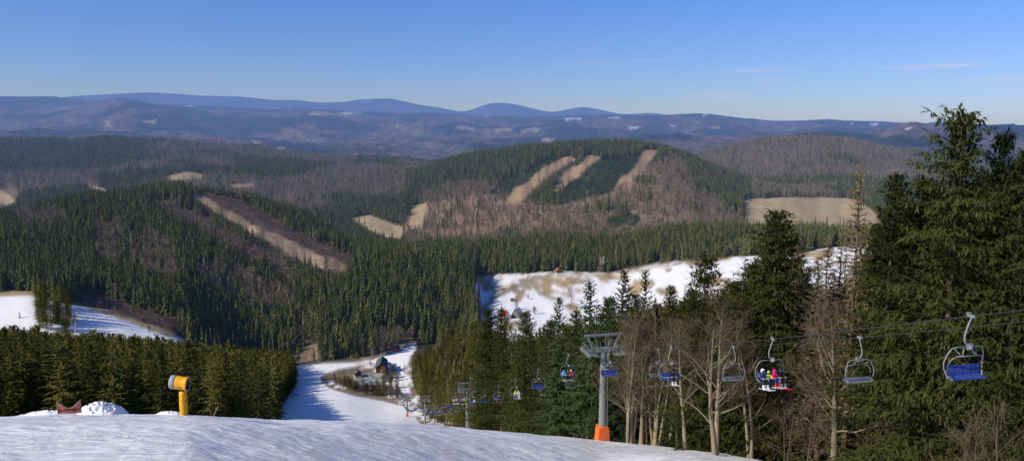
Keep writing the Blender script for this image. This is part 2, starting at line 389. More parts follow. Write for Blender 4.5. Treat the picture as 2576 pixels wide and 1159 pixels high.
# ------------------------------------------------------------------ land cover
SPR, DEC, CUT, FIELD, SNOW, SHRUB, LITTER, YOUNG, ROAD, GRASS, FLOOR = range(11)
ZONES = [  # (class, Dmin, Dmax, polygon in survey px)
 # left hill
 (DEC,700,1350,[(30,560),(90,545),(150,545),(172,570),(120,592),(60,592)]),
 (DEC,700,1350,[(236,590),(290,572),(322,600),(310,650),(290,690),(240,660)]),
 (DEC,640,1350,[(330,655),(380,600),(430,640),(450,720),(400,730),(345,700)]),
 (DEC,640,1350,[(490,690),(560,676),(640,710),(720,752),(745,800),(680,795),(600,765),(510,740)]),
 (SHRUB,700,1350,[(370,498),(420,505),(520,555),(640,620),(720,662),(765,700),(750,712),(690,680),(600,625),(470,560),(390,520)]),
 (SHRUB,640,1350,[(500,478),(540,480),(620,515),(700,560),(780,600),(860,636),(905,660),(870,682),(790,650),(700,602),(600,548),(500,495)]),
 (CUT,640,1350,[(462,484),(500,486),(570,528),(650,572),(730,604),(800,640),(880,668),(850,690),(770,662),(690,618),(610,572),(545,536)]),
 (SHRUB,600,760,[(192,735),(260,745),(340,770),(410,800),(460,832),(440,842),(330,800),(240,775),(196,762)]),
 (FIELD,560,760,[(-300,732),(86,732),(90,746),(-300,752)]),
 (FIELD,560,760,[(180,758),(240,772),(330,800),(430,836),(470,850),(455,856),(420,846),(320,810),(180,770)]),
 (SNOW,480,700,[(-500,748),(88,744),(180,768),(240,782),(320,808),(420,846),(470,852),(440,866),(300,890),(-500,900)]),
 # middle hill
 (LITTER,1200,2400,[(1005,560),(1080,500),(1200,478),(1270,505),(1400,520),(1480,490),(1560,470),(1620,425),(1680,392),(1720,412),(1750,470),(1830,520),(1868,560),(1868,640),(1700,640),(1500,640),(1300,640),(1005,640)]),
 (DEC,1500,2400,[(1040,505),(1120,470),(1230,460),(1290,470),(1270,500),(1180,490),(1080,512)]),
 (YOUNG,1500,2400,[(1505,402),(1605,392),(1622,410),(1572,452),(1530,482),(1430,512),(1395,508),(1440,460)]),
 (YOUNG,1500,2400,[(1265,492),(1330,447),(1415,398),(1400,392),(1300,440),(1230,480)]),
 (YOUNG,1200,2400,[(1520,545),(1580,535),(1610,550),(1590,570),(1525,570)]),
 (CUT,1500,2400,[(1428,392),(1455,398),(1385,442),(1335,482),(1300,512),(1272,505),(1310,465),(1370,422)]),
 (CUT,1500,2400,[(1478,388),(1510,390),(1462,432),(1425,470),(1392,486),(1408,450),(1440,422)]),
 (CUT,1500,2400,[(1612,374),(1655,378),(1622,422),(1582,456),(1538,474),(1555,450),(1592,420)]),
 (FIELD,1300,2400,[(1872,500),(1990,496),(2080,496),(2150,500),(2200,530),(2230,575),(1990,575),(1872,568)]),
 (FIELD,1300,2400,[(880,546),(930,540),(965,553),(1012,572),(1012,604),(960,596),(915,570)]),
 (FIELD,1300,2400,[(1033,518),(1078,512),(1062,562),(1030,566)]),
 # hills behind
 (FIELD,1700,3400,[(-300,482),(45,478),(40,508),(0,525),(-300,540)]),
 (FIELD,1700,3400,[(412,446),(460,430),(508,438),(512,449),(430,452)]),
 (FIELD,1700,3400,[(578,466),(640,459),(640,467),(590,473)]),
 (FIELD,1700,3400,[(215,452),(240,470),(275,478),(262,482),(225,472)]),
 (FIELD,2300,3400,[(170,352),(215,350),(215,354),(170,356)]),
 (LITTER,2300,3400,[(1960,452),(2000,446),(2075,456),(2060,466),(1960,460)]),
 (DEC,2000,3400,[(500,350),(640,365),(760,385),(900,395),(880,420),(760,410),(620,400),(500,380)]),
 (DEC,1700,3400,[(0,440),(120,430),(250,430),(240,470),(130,480),(40,500),(0,480)]),
 # valley floor by the lift
 (LITTER,600,820,[(748,850),(800,868),(900,905),(1000,880),(1035,860),(1035,842),(960,862),(880,890),(830,885),(780,872)]),
 (GRASS,650,800,[(735,870),(800,870),(800,912),(735,914)]),
 (SNOW,440,800,[(690,1056),(720,1000),(745,960),(742,917),(860,912),(935,905),(985,886),(1030,866),(1048,858),(1046,880),(1025,905),(1010,930),(1008,990),(1030,1030),(1055,1062)]),
 (GRASS,480,700,[(806,952),(812,944),(850,930),(905,920),(960,914),(985,914),(992,950),(1008,1000),(1020,1022),(965,1008),(890,994),(832,977),(812,963)]),
 (SNOW,480,700,[(925,918),(955,916),(965,920),(900,928)]),
 # meadow
 (SNOW,560,1010,[(1195,694),(1300,689),(1400,683),(1550,685),(1650,664),(1780,653),(1900,643),(2000,640),(2060,626),(2150,612),(2300,600),(2300,900),(1900,960),(1500,960),(1260,900),(1225,850),(1200,800),(1216,760),(1190,730)]),
]
ROADS = [([(1205,790),(1222,768),(1245,748),(1275,733),(1300,722),(1320,708),(1345,697),(1380,689),(1425,688)], 6.0),
         ([(1345,697),(1340,712),(1350,728),(1372,742),(1400,748)], 1.8),
         ([(1325,708),(1318,722),(1308,738),(1292,752)], 1.6)]
def classify(px, row, D, x, y):
    cls = np.full(px.shape, SPR, np.int8)
    jx = 12.0 * fbm(x / (D * 0.018), y / (D * 0.05), 4, 41); jy = 5.0 * fbm(x / (D * 0.012) + 50, y / (D * 0.035), 3, 43)
    for c, d0, d1, poly in ZONES:
        pn = np.array(poly, float)
        x0, y0 = pn.min(0) - 8; x1, y1 = pn.max(0) + 8
        m = (D >= d0) & (D <= d1) & (px > x0) & (px < x1) & (row > y0) & (row < y1)
        if not m.any(): continue
        k = 0.15 if (c == SNOW and d0 < 500) or c == GRASS else (0.45 if c == FIELD or (c == SNOW and d0 < 560) else (0.7 if c == SNOW else 1.0))
        ins = in_poly(px[m] + k * jx[m], row[m] + k * jy[m], poly)
        mm = np.zeros(px.shape, bool); mm[m] = ins
        cls[mm] = c
    # mixed woods on the hills behind
    mix = fbm(x / 420, y / 520, 4, 61)
    back = (cls == SPR) & (D > 1750)
    mid = (px > 1020) & (px < 1890) & (D < 2420)
    rightw = (px > 1730) & (D > 2350)
    thr = np.interp(px, [0, 450, 640, 900, 1100], [-.02, .02, .16, .30, .2])
    cls[back & ~mid & ~rightw & (mix > thr)] = DEC
    cls[back & rightw & (mix > -0.22)] = DEC
    return cls
CLS = classify(PXG, ROWG, YG, XG, YG)
near_snow = (YG < 130)
# the piste ends at the crest; woods on both sides beyond it
crest = np.exp(Dk[3])[None, :]
CLS[near_snow & (YG < crest * 1.12)] = SNOW
lift_x = 31.9 - 0.207 * YG
CLS[(YG >= crest * 1.12) & (YG < 480) & (PXG < 745) & (CLS != SNOW)] = FLOOR
CLS[(YG >= 480) & (YG < 712) & (PXG < 745) & (PXG > 560 + .35 * np.clip(YG - 560, 0, 200)) & (CLS == SPR)] = FLOOR
pist = (YG >= crest * 1.12) & (YG < 500) & (PXG >= 690) & (XG < lift_x + 3.0)
CLS[pist] = SNOW
CLS[(YG >= crest * 1.12) & (YG < 700) & (XG >= lift_x + 3.0) & (CLS == SPR)] = FLOOR
CLS[(YG > 560) & (YG < 690) & (np.abs(XG - lift_x) < 9) ] = SNOW
corr = (YG > 150) & (YG < 700) & (XG - lift_x > 2.5) & (XG - lift_x < 17) & (CLS != SNOW)
cn = fbm(XG / 5, YG / 14, 4, 121)
CLS[corr] = np.where(cn[corr] > .05, SNOW, np.where(cn[corr] > -.25, GRASS, LITTER))
isl = (CLS == GRASS) & (YG > 480) & (YG < 720); CLS[isl & (fbm(XG / 7, YG / 16, 4, 123) > .34)] = SNOW
tan_fan = in_poly(PXG + 6 * fbm(XG / 30, YG / 40, 3, 71), ROWG, [(1236,738),(1290,706),(1340,692),(1420,690),(1600,686),(1640,680),(1560,700),(1480,708),(1430,720),(1385,742),(1350,748),(1330,742),(1300,745)]) & (YG > 740) & (YG < 1020)
st = fbm((XG + 0.5 * YG) / 14, (YG - 0.4 * XG) / 60, 4, 77)
CLS[tan_fan & (st > -0.12) & (CLS == SNOW)] = FIELD
edge = (CLS == SNOW) & (YG > 740) & (YG < 1020) & (fbm(XG / 25, YG / 50, 4, 79) > 0.27)
CLS[edge] = FIELD
STRIPES = [([(1335,702),(1326,722),(1312,742),(1300,758)], 5), ([(1350,700),(1346,720),(1356,738),(1382,750),(1408,754)], 5), ([(1362,697),(1372,716),(1392,732),(1430,744)], 7), ([(1380,694),(1400,708),(1424,722),(1462,732)], 6),
 ([(1322,712),(1290,722),(1262,736),(1240,750)], 8), ([(1400,690),(1440,700),(1490,706)], 6), ([(1425,688),(1490,690),(1560,686)], 5), ([(1300,716),(1262,722),(1238,730)], 5), ([(1560,690),(1640,672),(1760,660)], 4)]
for pts, wid, cl in [(a, b, FIELD) for a, b in STRIPES] + [(a, b, ROAD) for a, b in ROADS]:
    P = [on_ground(a, b, 700, 1020) for a, b in pts]
    for p, q in zip(P[:-1], P[1:]):
        d = np.array([q.x - p.x, q.y - p.y]); ln2 = max(float(d @ d), 1e-6)
        t = np.clip(((XG - p.x) * d[0] + (YG - p.y) * d[1]) / ln2, 0, 1)
        dist = np.hypot(XG - p.x - t * d[0], (YG - p.y - t * d[1]))
        CLS[(dist < (wid / 2 + 0.6) * (1 if cl == ROAD else 1 + 1.3 * fbm(XG / 9, YG / 22, 3, 127))) & (YG > 700) & (YG < 1030)] = cl

def grid_class(x, y):
    fa, fd = grid_ij(x, y)
    return CLS[np.rint(fd).astype(int), np.rint(fa).astype(int)]

PAL = np.zeros((11, 3))
PAL[SPR] = (.060, .052, .030); PAL[DEC] = (.165, .122, .083); PAL[CUT] = (.33, .235, .145); PAL[FIELD] = (.36, .275, .150)
PAL[SNOW] = (.86, .855, .845); PAL[SHRUB] = (.17, .118, .095); PAL[LITTER] = (.285, .185, .120); PAL[YOUNG] = (.052, .058, .028)
PAL[ROAD] = (.27, .245, .205); PAL[GRASS] = (.215, .160, .095); PAL[FLOOR] = (.055, .042, .028)
COLV = PAL[CLS]
n1 = fbm(XG / (0.02 * YG + 1), YG / (0.05 * YG + 2), 4, 81)[..., None]
COLV = np.where((CLS != SNOW)[..., None], COLV * (1 + 0.38 * n1), COLV)
gr = np.isin(CLS, [GRASS, LITTER, FIELD]) & (YG < 1100)
g2 = fbm(XG / 3.0, YG / 6.0, 4, 125); COLV[gr] *= (1 + .55 * g2[gr])[:, None]
br = (CLS == CUT)
deb = fbm(XG / (0.004 * YG), YG / (0.012 * YG), 3, 85)
COLV[br] *= (1 + 0.75 * deb[br])[:, None]
rd = br & (YG > 1350); COLV[rd] *= np.array([.90, .87, .82])
# distant woods: conifer / beech mosaic painted as ground cover
farw = np.clip((YG - 3300) / 600, 0, 1)
mx = np.clip(fbm(XG / 520, YG / 700, 5, 91) * 2.6 + 0.36, 0, 1)
fine = fbm(XG / 55, YG / 90, 4, 95)
farc = np.array([.018, .030, .024]) * (1 - mx[..., None]) + np.array([.122, .090, .076]) * mx[..., None]
farc = farc * (1 + 0.55 * fine[..., None])
COLV = COLV * (1 - farw[..., None]) + farc * farw[..., None]
# clearings and snowy fields on the far hills
FARP = [((.80,.82,.86),[(1416,298),(1440,295),(1468,297),(1462,300),(1420,302)],8500,10500),((.80,.82,.86),[(1526,298),(1545,293),(1562,292),(1556,300),(1530,302)],8500,10500),
 ((.78,.80,.84),[(1218,289),(1246,287),(1240,292),(1222,292)],9000,10500),((.80,.82,.86),[(704,272),(724,270),(738,274),(716,276)],9000,10500),
 ((.80,.82,.86),[(468,265),(488,266),(484,269),(470,268)],9000,10500),((.45,.36,.24),[(770,284),(800,280),(840,284),(915,280),(910,290),(850,293),(780,292)],8000,10500),
 ((.80,.82,.86),[(860,282),(890,281),(884,288),(864,288)],8000,10500),((.45,.36,.24),[(1236,328),(1262,322),(1292,321),(1286,330),(1250,333)],6500,8500),
 ((.45,.36,.24),[(1308,327),(1335,321),(1362,322),(1350,332),(1316,333)],6500,8500),((.48,.40,.28),[(1142,320),(1168,316),(1196,322),(1190,328),(1160,325)],6500,8500),
 ((.45,.36,.24),[(985,317),(1022,315),(1018,321),(990,321)],6500,8500),((.75,.76,.78),[(1580,319),(1606,317),(1610,324),(1584,326)],6500,8500),
 ((.20,.115,.085),[(700,322),(740,312),(790,312),(800,326),(760,342),(715,340)],5500,8200),((.17,.10,.085),[(240,300),(300,285),(350,300),(330,330),(262,330)],5500,8200),
 ((.40,.32,.22),[(262,305),(275,303),(282,318),(268,320)],5500,8200),((.42,.34,.23),[(355,304),(398,298),(392,312),(364,310)],5500,8200),
 ((.80,.82,.86),[(1766,287),(1782,286),(1780,292),(1768,292)],8500,10500),((.78,.80,.84),[(2186,312),(2210,310),(2206,316),(2188,317)],8000,10500),
 ((.80,.82,.86),[(2128,310),(2146,311),(2140,314)],8000,10500),((.80,.82,.86),[(2276,322),(2296,318),(2290,326),(2280,327)],4600,5400),
 ((.45,.36,.24),[(630,352),(650,350),(660,360),(640,362)],4600,6000),((.45,.36,.24),[(690,370),(716,368),(718,375),(694,376)],4600,6000),
 ((.66,.66,.68),[(365,229),(440,231),(500,236),(480,239),(420,236),(372,233)],17500,20500),((.40,.36,.36),[(905,250),(930,248),(940,258),(922,266),(908,262)],17500,20500),
 ((.62,.63,.66),[(1456,267),(1470,265),(1484,272),(1466,270)],17500,20500),((.45,.36,.24),[(1780,320),(1810,318),(1810,323),(1786,324)],6000,8500),
 ((.70,.70,.72),[(1680,316),(1705,314),(1700,318),(1684,319)],7000,9000),((.42,.34,.23),[(870,388),(905,384),(900,392),(875,394)],3500,6000),((.42,.34,.23),[(1360,352),(1385,344),(1398,350),(1388,362),(1364,362)],4200,6000)]
for c, poly, d0, d1 in FARP:
    pn = np.array(poly, float); x0, y0 = pn.min(0) - 6; x1, y1 = pn.max(0) + 6
    m = (YG > d0) & (YG < d1) & (PXG > x0) & (PXG < x1) & (ROWG > y0) & (ROWG < y1)
    if not m.any(): continue
    ins = in_poly(PXG[m] + 6 * fbm(XG[m] / 60, YG[m] / 140, 3, 99), ROWG[m] + 1.6 * fbm(XG[m] / 70 + 9, YG[m] / 140, 3, 97), poly)
    mm = np.zeros(m.shape, bool); mm[m] = ins
    COLV[mm] = .45 * COLV[mm] + .55 * np.array(c) * (1 + 0.5 * fine[mm][:, None])
# snow flecks on the high ridge
COLV = np.clip(COLV, 0, 0.9)
COLV[(CLS == SNOW) & (YG > 400)] *= .95
COLV = np.where((YG < 4000)[..., None], smooth1(smooth1(COLV, 0.9, 0), 0.9, 1), COLV)
# rough canopy on the distant woods
Z = Z + farw * (6.0 * fbm(XG / 60, YG / 80, 3, 101) + 5 * fbm(XG / 24, YG / 40, 2, 103)) * (YG < 12500)

def terrain_mat(name, snow_detail, far):
    m, nt, out = new_mat(name)
    at_ = N(nt, 'ShaderNodeAttribute', attribute_name='cover')
    tc = N(nt, 'ShaderNodeTexCoord')
    b = N(nt, 'ShaderNodeBsdfPrincipled'); b.inputs['Roughness'].default_value = 0.9; b.inputs['Specular IOR Level'].default_value = 0.1
    if snow_detail:
        # ski tracks: long scratches in two crossing directions plus crusted patches
        def streak(rz, sx, sy, det):
            mp = N(nt, 'ShaderNodeMapping'); mp.inputs['Rotation'].default_value = (0, 0, rz); mp.inputs['Scale'].default_value = (sx, sy, 0.3)
            L(nt, tc.outputs['Object'], mp.inputs[0])
            nz = N(nt, 'ShaderNodeTexNoise'); nz.inputs['Scale'].default_value = 1.0; nz.inputs['Detail'].default_value = det; nz.inputs['Roughness'].default_value = 0.66
            nz.inputs['Distortion'].default_value = 0.9
            L(nt, mp.outputs[0], nz.inputs['Vector']); return nz.outputs['Fac']
        s1 = streak(0.16, 0.50, 2.1, 9); s2 = streak(-0.42, 0.34, 1.7, 9); s3 = streak(0.75, 0.8, 1.6, 10)
        patch = streak(0.1, 0.09, 0.16, 3)
        def math2(op, x, y):
            n = N(nt, 'ShaderNodeMath', operation=op)
            for i, q in enumerate((x, y)):
                if isinstance(q, (int, float)): n.inputs[i].default_value = q
                else: L(nt, q, n.inputs[i])
            return n.outputs[0]
        pr = N(nt, 'ShaderNodeMapRange'); pr.inputs['From Min'].default_value = 0.38; pr.inputs['From Max'].default_value = 0.66; L(nt, patch, pr.inputs['Value'])
        cal = N(nt, 'ShaderNodeMapRange'); cal.inputs['From Min'].default_value = 0.35; cal.inputs['From Max'].default_value = 0.6; cal.inputs['To Min'].default_value = 0.35; L(nt, streak(-.2, .05, .11, 3), cal.inputs['Value'])
        hgt = math2('MULTIPLY', math2('ADD', math2('MULTIPLY', s1, 0.75), math2('MULTIPLY', s2, 0.55)), cal.outputs[0])
        hgt = math2('ADD', hgt, math2('MULTIPLY', s3, math2('MULTIPLY', pr.outputs[0], 0.9)))
        bp = N(nt, 'ShaderNodeBump'); bp.inputs['Strength'].default_value = 1.0; bp.inputs['Distance'].default_value = 0.45
        L(nt, hgt, bp.inputs['Height']); L(nt, bp.outputs[0], b.inputs['Normal'])
        rmp = N(nt, 'ShaderNodeMapRange'); rmp.inputs['From Min'].default_value = 0.47; rmp.inputs['From Max'].default_value = 0.545
        L(nt, math2('ADD', math2('MULTIPLY', s2, 0.5), math2('MULTIPLY', s3, 0.5)), rmp.inputs['Value'])
        mix = N(nt, 'ShaderNodeMix', data_type='RGBA'); mix.blend_type = 'MULTIPLY'; mix.inputs['Factor'].default_value = 1
        ramp = N(nt, 'ShaderNodeMix', data_type='RGBA'); L(nt, rmp.outputs[0], ramp.inputs['Factor'])
        ramp.inputs[6].default_value = (0.94, 0.935, 0.925, 1); ramp.inputs[7].default_value = (1.15, 1.14, 1.13, 1)
        L(nt, at_.outputs['Color'], mix.inputs[6]); L(nt, ramp.outputs[2], mix.inputs[7])
        L(nt, mix.outputs[2], b.inputs['Base Color'])
        b.inputs['Roughness'].default_value = 0.55; b.inputs['Specular IOR Level'].default_value = 0.25
        L(nt, b.outputs[0], out.inputs['Surface'])
    else:
        nz = N(nt, 'ShaderNodeTexNoise'); nz.inputs['Scale'].default_value = 0.016 if far else 0.35; nz.inputs['Detail'].default_value = 8; nz.inputs['Roughness'].default_value = 0.65
        L(nt, tc.outputs['Object'], nz.inputs['Vector'])
        mr = N(nt, 'ShaderNodeMapRange'); mr.inputs['From Min'].default_value = 0.25; mr.inputs['From Max'].default_value = 0.75
        mr.inputs['To Min'].default_value = 0.35 if far else 0.62; mr.inputs['To Max'].default_value = 1.65 if far else 1.3; L(nt, nz.outputs['Fac'], mr.inputs['Value'])
        # keep snow even: vary dark ground only
        lum = N(nt, 'ShaderNodeSeparateColor'); L(nt, at_.outputs['Color'], lum.inputs[0])
        gt = N(nt, 'ShaderNodeMapRange'); gt.inputs['From Min'].default_value = 0.4; gt.inputs['From Max'].default_value = 0.75; L(nt, lum.outputs[2], gt.inputs['Value'])
        mv = N(nt, 'ShaderNodeMix', data_type='FLOAT'); L(nt, gt.outputs[0], mv.inputs['Factor']); L(nt, mr.outputs[0], mv.inputs[2]); mv.inputs[3].default_value = 1.0
        sc = N(nt, 'ShaderNodeVectorMath', operation='SCALE'); L(nt, at_.outputs['Color'], sc.inputs[0]); L(nt, mv.outputs[0], sc.inputs['Scale'])
        L(nt, sc.outputs[0], b.inputs['Base Color'])
        bp = N(nt, 'ShaderNodeBump'); bp.inputs['Strength'].default_value = 0.9 if far else 0.4; bp.inputs['Distance'].default_value = 30.0 if far else 0.25
        L(nt, nz.outputs['Fac'], bp.inputs['Height']); L(nt, bp.outputs[0], b.inputs['Normal'])
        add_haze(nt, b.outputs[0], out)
    return m

def terrain_piece(name, i0, i1, mat, label):
    idx = np.arange(i0, i1 + 1)
    n = len(idx)
    V = np.stack([XG[idx], YG[idx], Z[idx]], -1).reshape(-1, 3)
    r = np.arange(n - 1)[:, None] * NA + np.arange(NA - 1)[None, :]
    q = np.stack([r, r + 1, r + NA + 1, r + NA], -1).reshape(-1, 4)
    me = np_mesh(name, V, q, mat, smooth=True)
    ca = me.color_attributes.new('cover', 'FLOAT_COLOR', 'POINT')
    c4 = np.ones((len(V), 4), np.float32); c4[:, :3] = COLV[idx].reshape(-1, 3)
    ca.data.foreach_set('color', c4.ravel())
    o = link(name, me); tag(o, label, 'ground', kind='structure'); return o

iN = int(np.searchsorted(Dg, 128.0)); iF = int(np.searchsorted(Dg, 3550.0)); iM = int(np.searchsorted(Dg, 13500.0))
terrain_piece('ski_slope', 0, iN, terrain_mat('piste_snow', True, False), 'white skied snow of the steep foreground slope')
terrain_piece('valley_ground', iN, iF, terrain_mat('valley_cover', False, False), 'valley floor, snow meadows, clear-cuts and hill flanks')
terrain_piece('far_hills', iF, iM, terrain_mat('far_woods', False, True), 'hazy blue wooded hills behind the valley')
terrain_piece('mountains', iM, ND - 1, terrain_mat('mountain_cover', False, True), 'pale blue mountain range on the horizon')
# ------------------------------------------------------------------ vegetation prototypes
M_SPRUCE = foliage_mat('spruce_needles', (.010, .018, .007), (.080, .090, .026), transl=0.18, nscale=0.5)
M_STAND = foliage_mat('stand_spruce_needles', (.026, .036, .011), (.185, .180, .045), transl=0.22, nscale=0.5)  # brighter copy of the spruce needles, lifted against the stand's dense self-shadow
M_FIR = foliage_mat('fir_needles', (.020, .038, .018), (.070, .098, .036), transl=0.15, nscale=0.5)
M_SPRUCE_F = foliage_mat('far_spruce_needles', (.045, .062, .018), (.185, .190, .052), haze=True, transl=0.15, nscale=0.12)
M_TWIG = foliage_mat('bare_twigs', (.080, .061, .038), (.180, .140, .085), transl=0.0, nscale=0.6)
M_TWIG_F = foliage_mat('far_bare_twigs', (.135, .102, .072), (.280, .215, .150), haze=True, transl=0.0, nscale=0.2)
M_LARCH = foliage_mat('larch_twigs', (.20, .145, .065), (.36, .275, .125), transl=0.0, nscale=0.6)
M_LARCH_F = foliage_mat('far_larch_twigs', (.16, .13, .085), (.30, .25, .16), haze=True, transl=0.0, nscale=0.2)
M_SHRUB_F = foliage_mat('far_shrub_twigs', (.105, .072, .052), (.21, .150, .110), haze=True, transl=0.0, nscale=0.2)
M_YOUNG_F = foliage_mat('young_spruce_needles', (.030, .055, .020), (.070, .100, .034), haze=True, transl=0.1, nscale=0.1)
M_BARK = paint('spruce_bark', (.135, .095, .068), 0.9, var=0.35, nscale=3.0, bump=0.6, spec=0.1)
M_BEECH = paint('beech_bark', (.275, .225, .150), 0.85, var=0.35, nscale=1.6, bump=0.4, spec=0.1, streak=True)
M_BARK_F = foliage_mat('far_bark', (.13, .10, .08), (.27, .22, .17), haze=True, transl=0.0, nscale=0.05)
M_BIRCH = paint('birch_bark', (.62, .58, .52), 0.8, var=0.25, nscale=2.0, spec=0.1)

def blades(P, Dv, U, ln, w, droop=0.0):
    """rhombic sprays: base P, direction Dv, flat normal U ; returns verts (n,4,3)"""
    P = np.asarray(P); Dv = np.asarray(Dv); U = np.asarray(U); ln = np.asarray(ln)[:, None]; w = np.asarray(w)[:, None]
    side = np.cross(Dv, U); side /= (np.linalg.norm(side, axis=1, keepdims=True) + 1e-9)
    mid = P + Dv * ln * 0.45
    tip = P + Dv * ln; tip[:, 2] -= droop * ln[:, 0]
    return np.stack([P, mid + side * w, tip, mid - side * w], 1)

def quads_mesh(name, parts, mat, thin=None):
    V = np.concatenate([p.reshape(-1, 3) for p in parts]); n = len(V) // 4
    return np_mesh(name, V, np.arange(n * 4).reshape(n, 4), mat)

def spruce(seed, H, R, base=0.06, step=0.5, nb=6, seg=6, blade=0.34, width=0.06, hang=1.0, ragged=0.25, broken=False, mat=None, power=0.85, nbl=2, name='spruce', fans=False):
    """trunk and needle crown: whorls of drooping limbs, each carrying side sprays and hanging twigs"""
    r = np.random.default_rng(seed)
    P, Dv, U, LN, W, DR = [], [], [], [], [], []
    if fans: width = width * .8
    h = H * base + r.uniform(0, step)
    while h < H * 0.985:
        t = h / H
        rad = R * (1 - t) ** power * (0.55 + 0.45 * min(1, (t - base * 0.6) / 0.16 + 0.35)) + 0.12
        k = max(3, int(round(nb * (0.65 + 0.35 * (1 - t)))))
        ph = r.uniform(0, 6.28)
        for b in range(k):
            if r.random() < ragged * 0.45 and t < 0.93: continue
            az = ph + 2 * math.pi * b / k + r.normal(0, 0.28)
            Lb = rad * r.uniform(1 - ragged, 1 + ragged * 0.7)
            if broken and t > 0.55:
                Lb *= r.choice([.5, .75, .9, 1.0, 1.3])
                if r.random() < .08: continue
            rise = np.interp(t, [0, 0.4, 0.75, 1], [-0.42, -0.26, 0.05, 0.75]) + r.normal(0, 0.08)
            d = np.array([math.cos(az), math.sin(az), 0.0])
            n = max(2, int(seg * (0.4 + 0.6 * Lb / R)))
            q = np.linspace(0.10, 1, n)
            pts = d[None, :] * (Lb * q)[:, None]
            pts[:, 2] = h + Lb * (rise * q + 0.22 * q ** 2.2 * (1 if t < 0.7 else 0) - 0.04) + r.normal(0, 0.03, n)
            tang = np.gradient(pts, axis=0) if n > 2 else np.repeat((pts[1:] - pts[:1]), 2, 0)
            tang /= np.linalg.norm(tang, axis=1, keepdims=True) + 1e-9
            sd_ = np.cross(tang, [0, 0, 1.0]); sd_ /= np.linalg.norm(sd_, axis=1, keepdims=True) + 1e-9
            for i in range(n):
                env = (1.15 - q[i]) * Lb * 0.42 + blade * 0.35
                # along the limb
                P.append(pts[i]); Dv.append(tang[i] + r.normal(0, .12, 3)); U.append([0, 0, 1.0]); LN.append(Lb / n * 1.9 + blade * 0.3); W.append(width * 1.3); DR.append(0.05)
                for sgn in (-1, 1):
                    for m in range(nbl):
                        dd = tang[i] * r.uniform(0.35, 0.9) + sd_[i] * sgn * r.uniform(0.6, 1.0) + np.array([0, 0, r.uniform(-0.35, 0.1)])
                        dd /= np.linalg.norm(dd)
                        p0 = pts[i] + tang[i] * r.uniform(-.5, .5) * Lb / n; ll = env * r.uniform(.6, 1.15)
                        if fans:
                            for f in np.linspace(.12, .95, max(2, int(ll / .19))):
                                pp = p0 + dd * ll * f + np.array([0, 0, -.22 * ll * f * f])
                                for q2 in (-1, 1):
                                    d3 = dd + sd_[i] * q2 * r.uniform(.3, .9) + tang[i] * q2 * r.uniform(-.7, .7) + np.array([0, 0, r.uniform(-1.1, .0)]); d3 /= np.linalg.norm(d3)
                                    P.append(pp); Dv.append(d3); U.append([r.normal(0, .45), r.normal(0, .45), 1.0]); LN.append(r.uniform(.20, .44)); W.append(width * r.uniform(.55, .95)); DR.append(r.uniform(.1, .4))
                        else:
                            P.append(p0); Dv.append(dd); U.append([r.normal(0, .3), r.normal(0, .3), 1.0]); LN.append(ll); W.append(width * r.uniform(.8, 1.3)); DR.append(r.uniform(.05, .35))
                # hanging twigs
                nh = int(hang * 2 + r.random())
                for m in range(nh):
                    dd = np.array([r.normal(0, .28), r.normal(0, .28), -1.0]); dd /= np.linalg.norm(dd)
                    P.append(pts[i] + sd_[i] * r.uniform(-.6, .6) * env); Dv.append(dd); U.append(sd_[i] + r.normal(0, .5, 3)); LN.append(blade * r.uniform(.6, 1.5)); W.append(width * r.uniform(.7, 1.1)); DR.append(0.0)
        h += step * r.uniform(0.75, 1.25) * (1.0 if t < 0.75 else 0.7)
    # leader
    P.append([0, 0, H * 0.955]); Dv.append([0.02, 0, 1.0]); U.append([1.0, 0, 0]); LN.append(H * 0.045 + 0.15); W.append(width * .7); DR.append(0)
    P.append([0, 0, H * 0.955]); Dv.append([0, .02, 1.0]); U.append([0, 1.0, 0]); LN.append(H * 0.045 + 0.15); W.append(width * .7); DR.append(0)
    V = blades(np.array(P, float), np.array(Dv, float), np.array(U, float), np.array(LN), np.array(W), np.array(DR))
    crown = quads_mesh(name + '_crown', [V], mat or M_SPRUCE)
    mb = MB(); rb = max(0.10, H * 0.0105)
    lean = r.normal(0, .05, 2)
    pts = [(lean[0] * z * z / H * .1, lean[1] * z * z / H * .1, z) for z in (-1.2, 0.0, .5, H * .3, H * .6, H * .97)]
    mb.tube(pts, [rb * 1.5, rb * 1.35, rb * 1.05, rb * .85, rb * .5, .02], 8, caps=False)
    trunk = mb.mesh(name + '_trunk', M_BARK, smooth=True)
    return crown, trunk

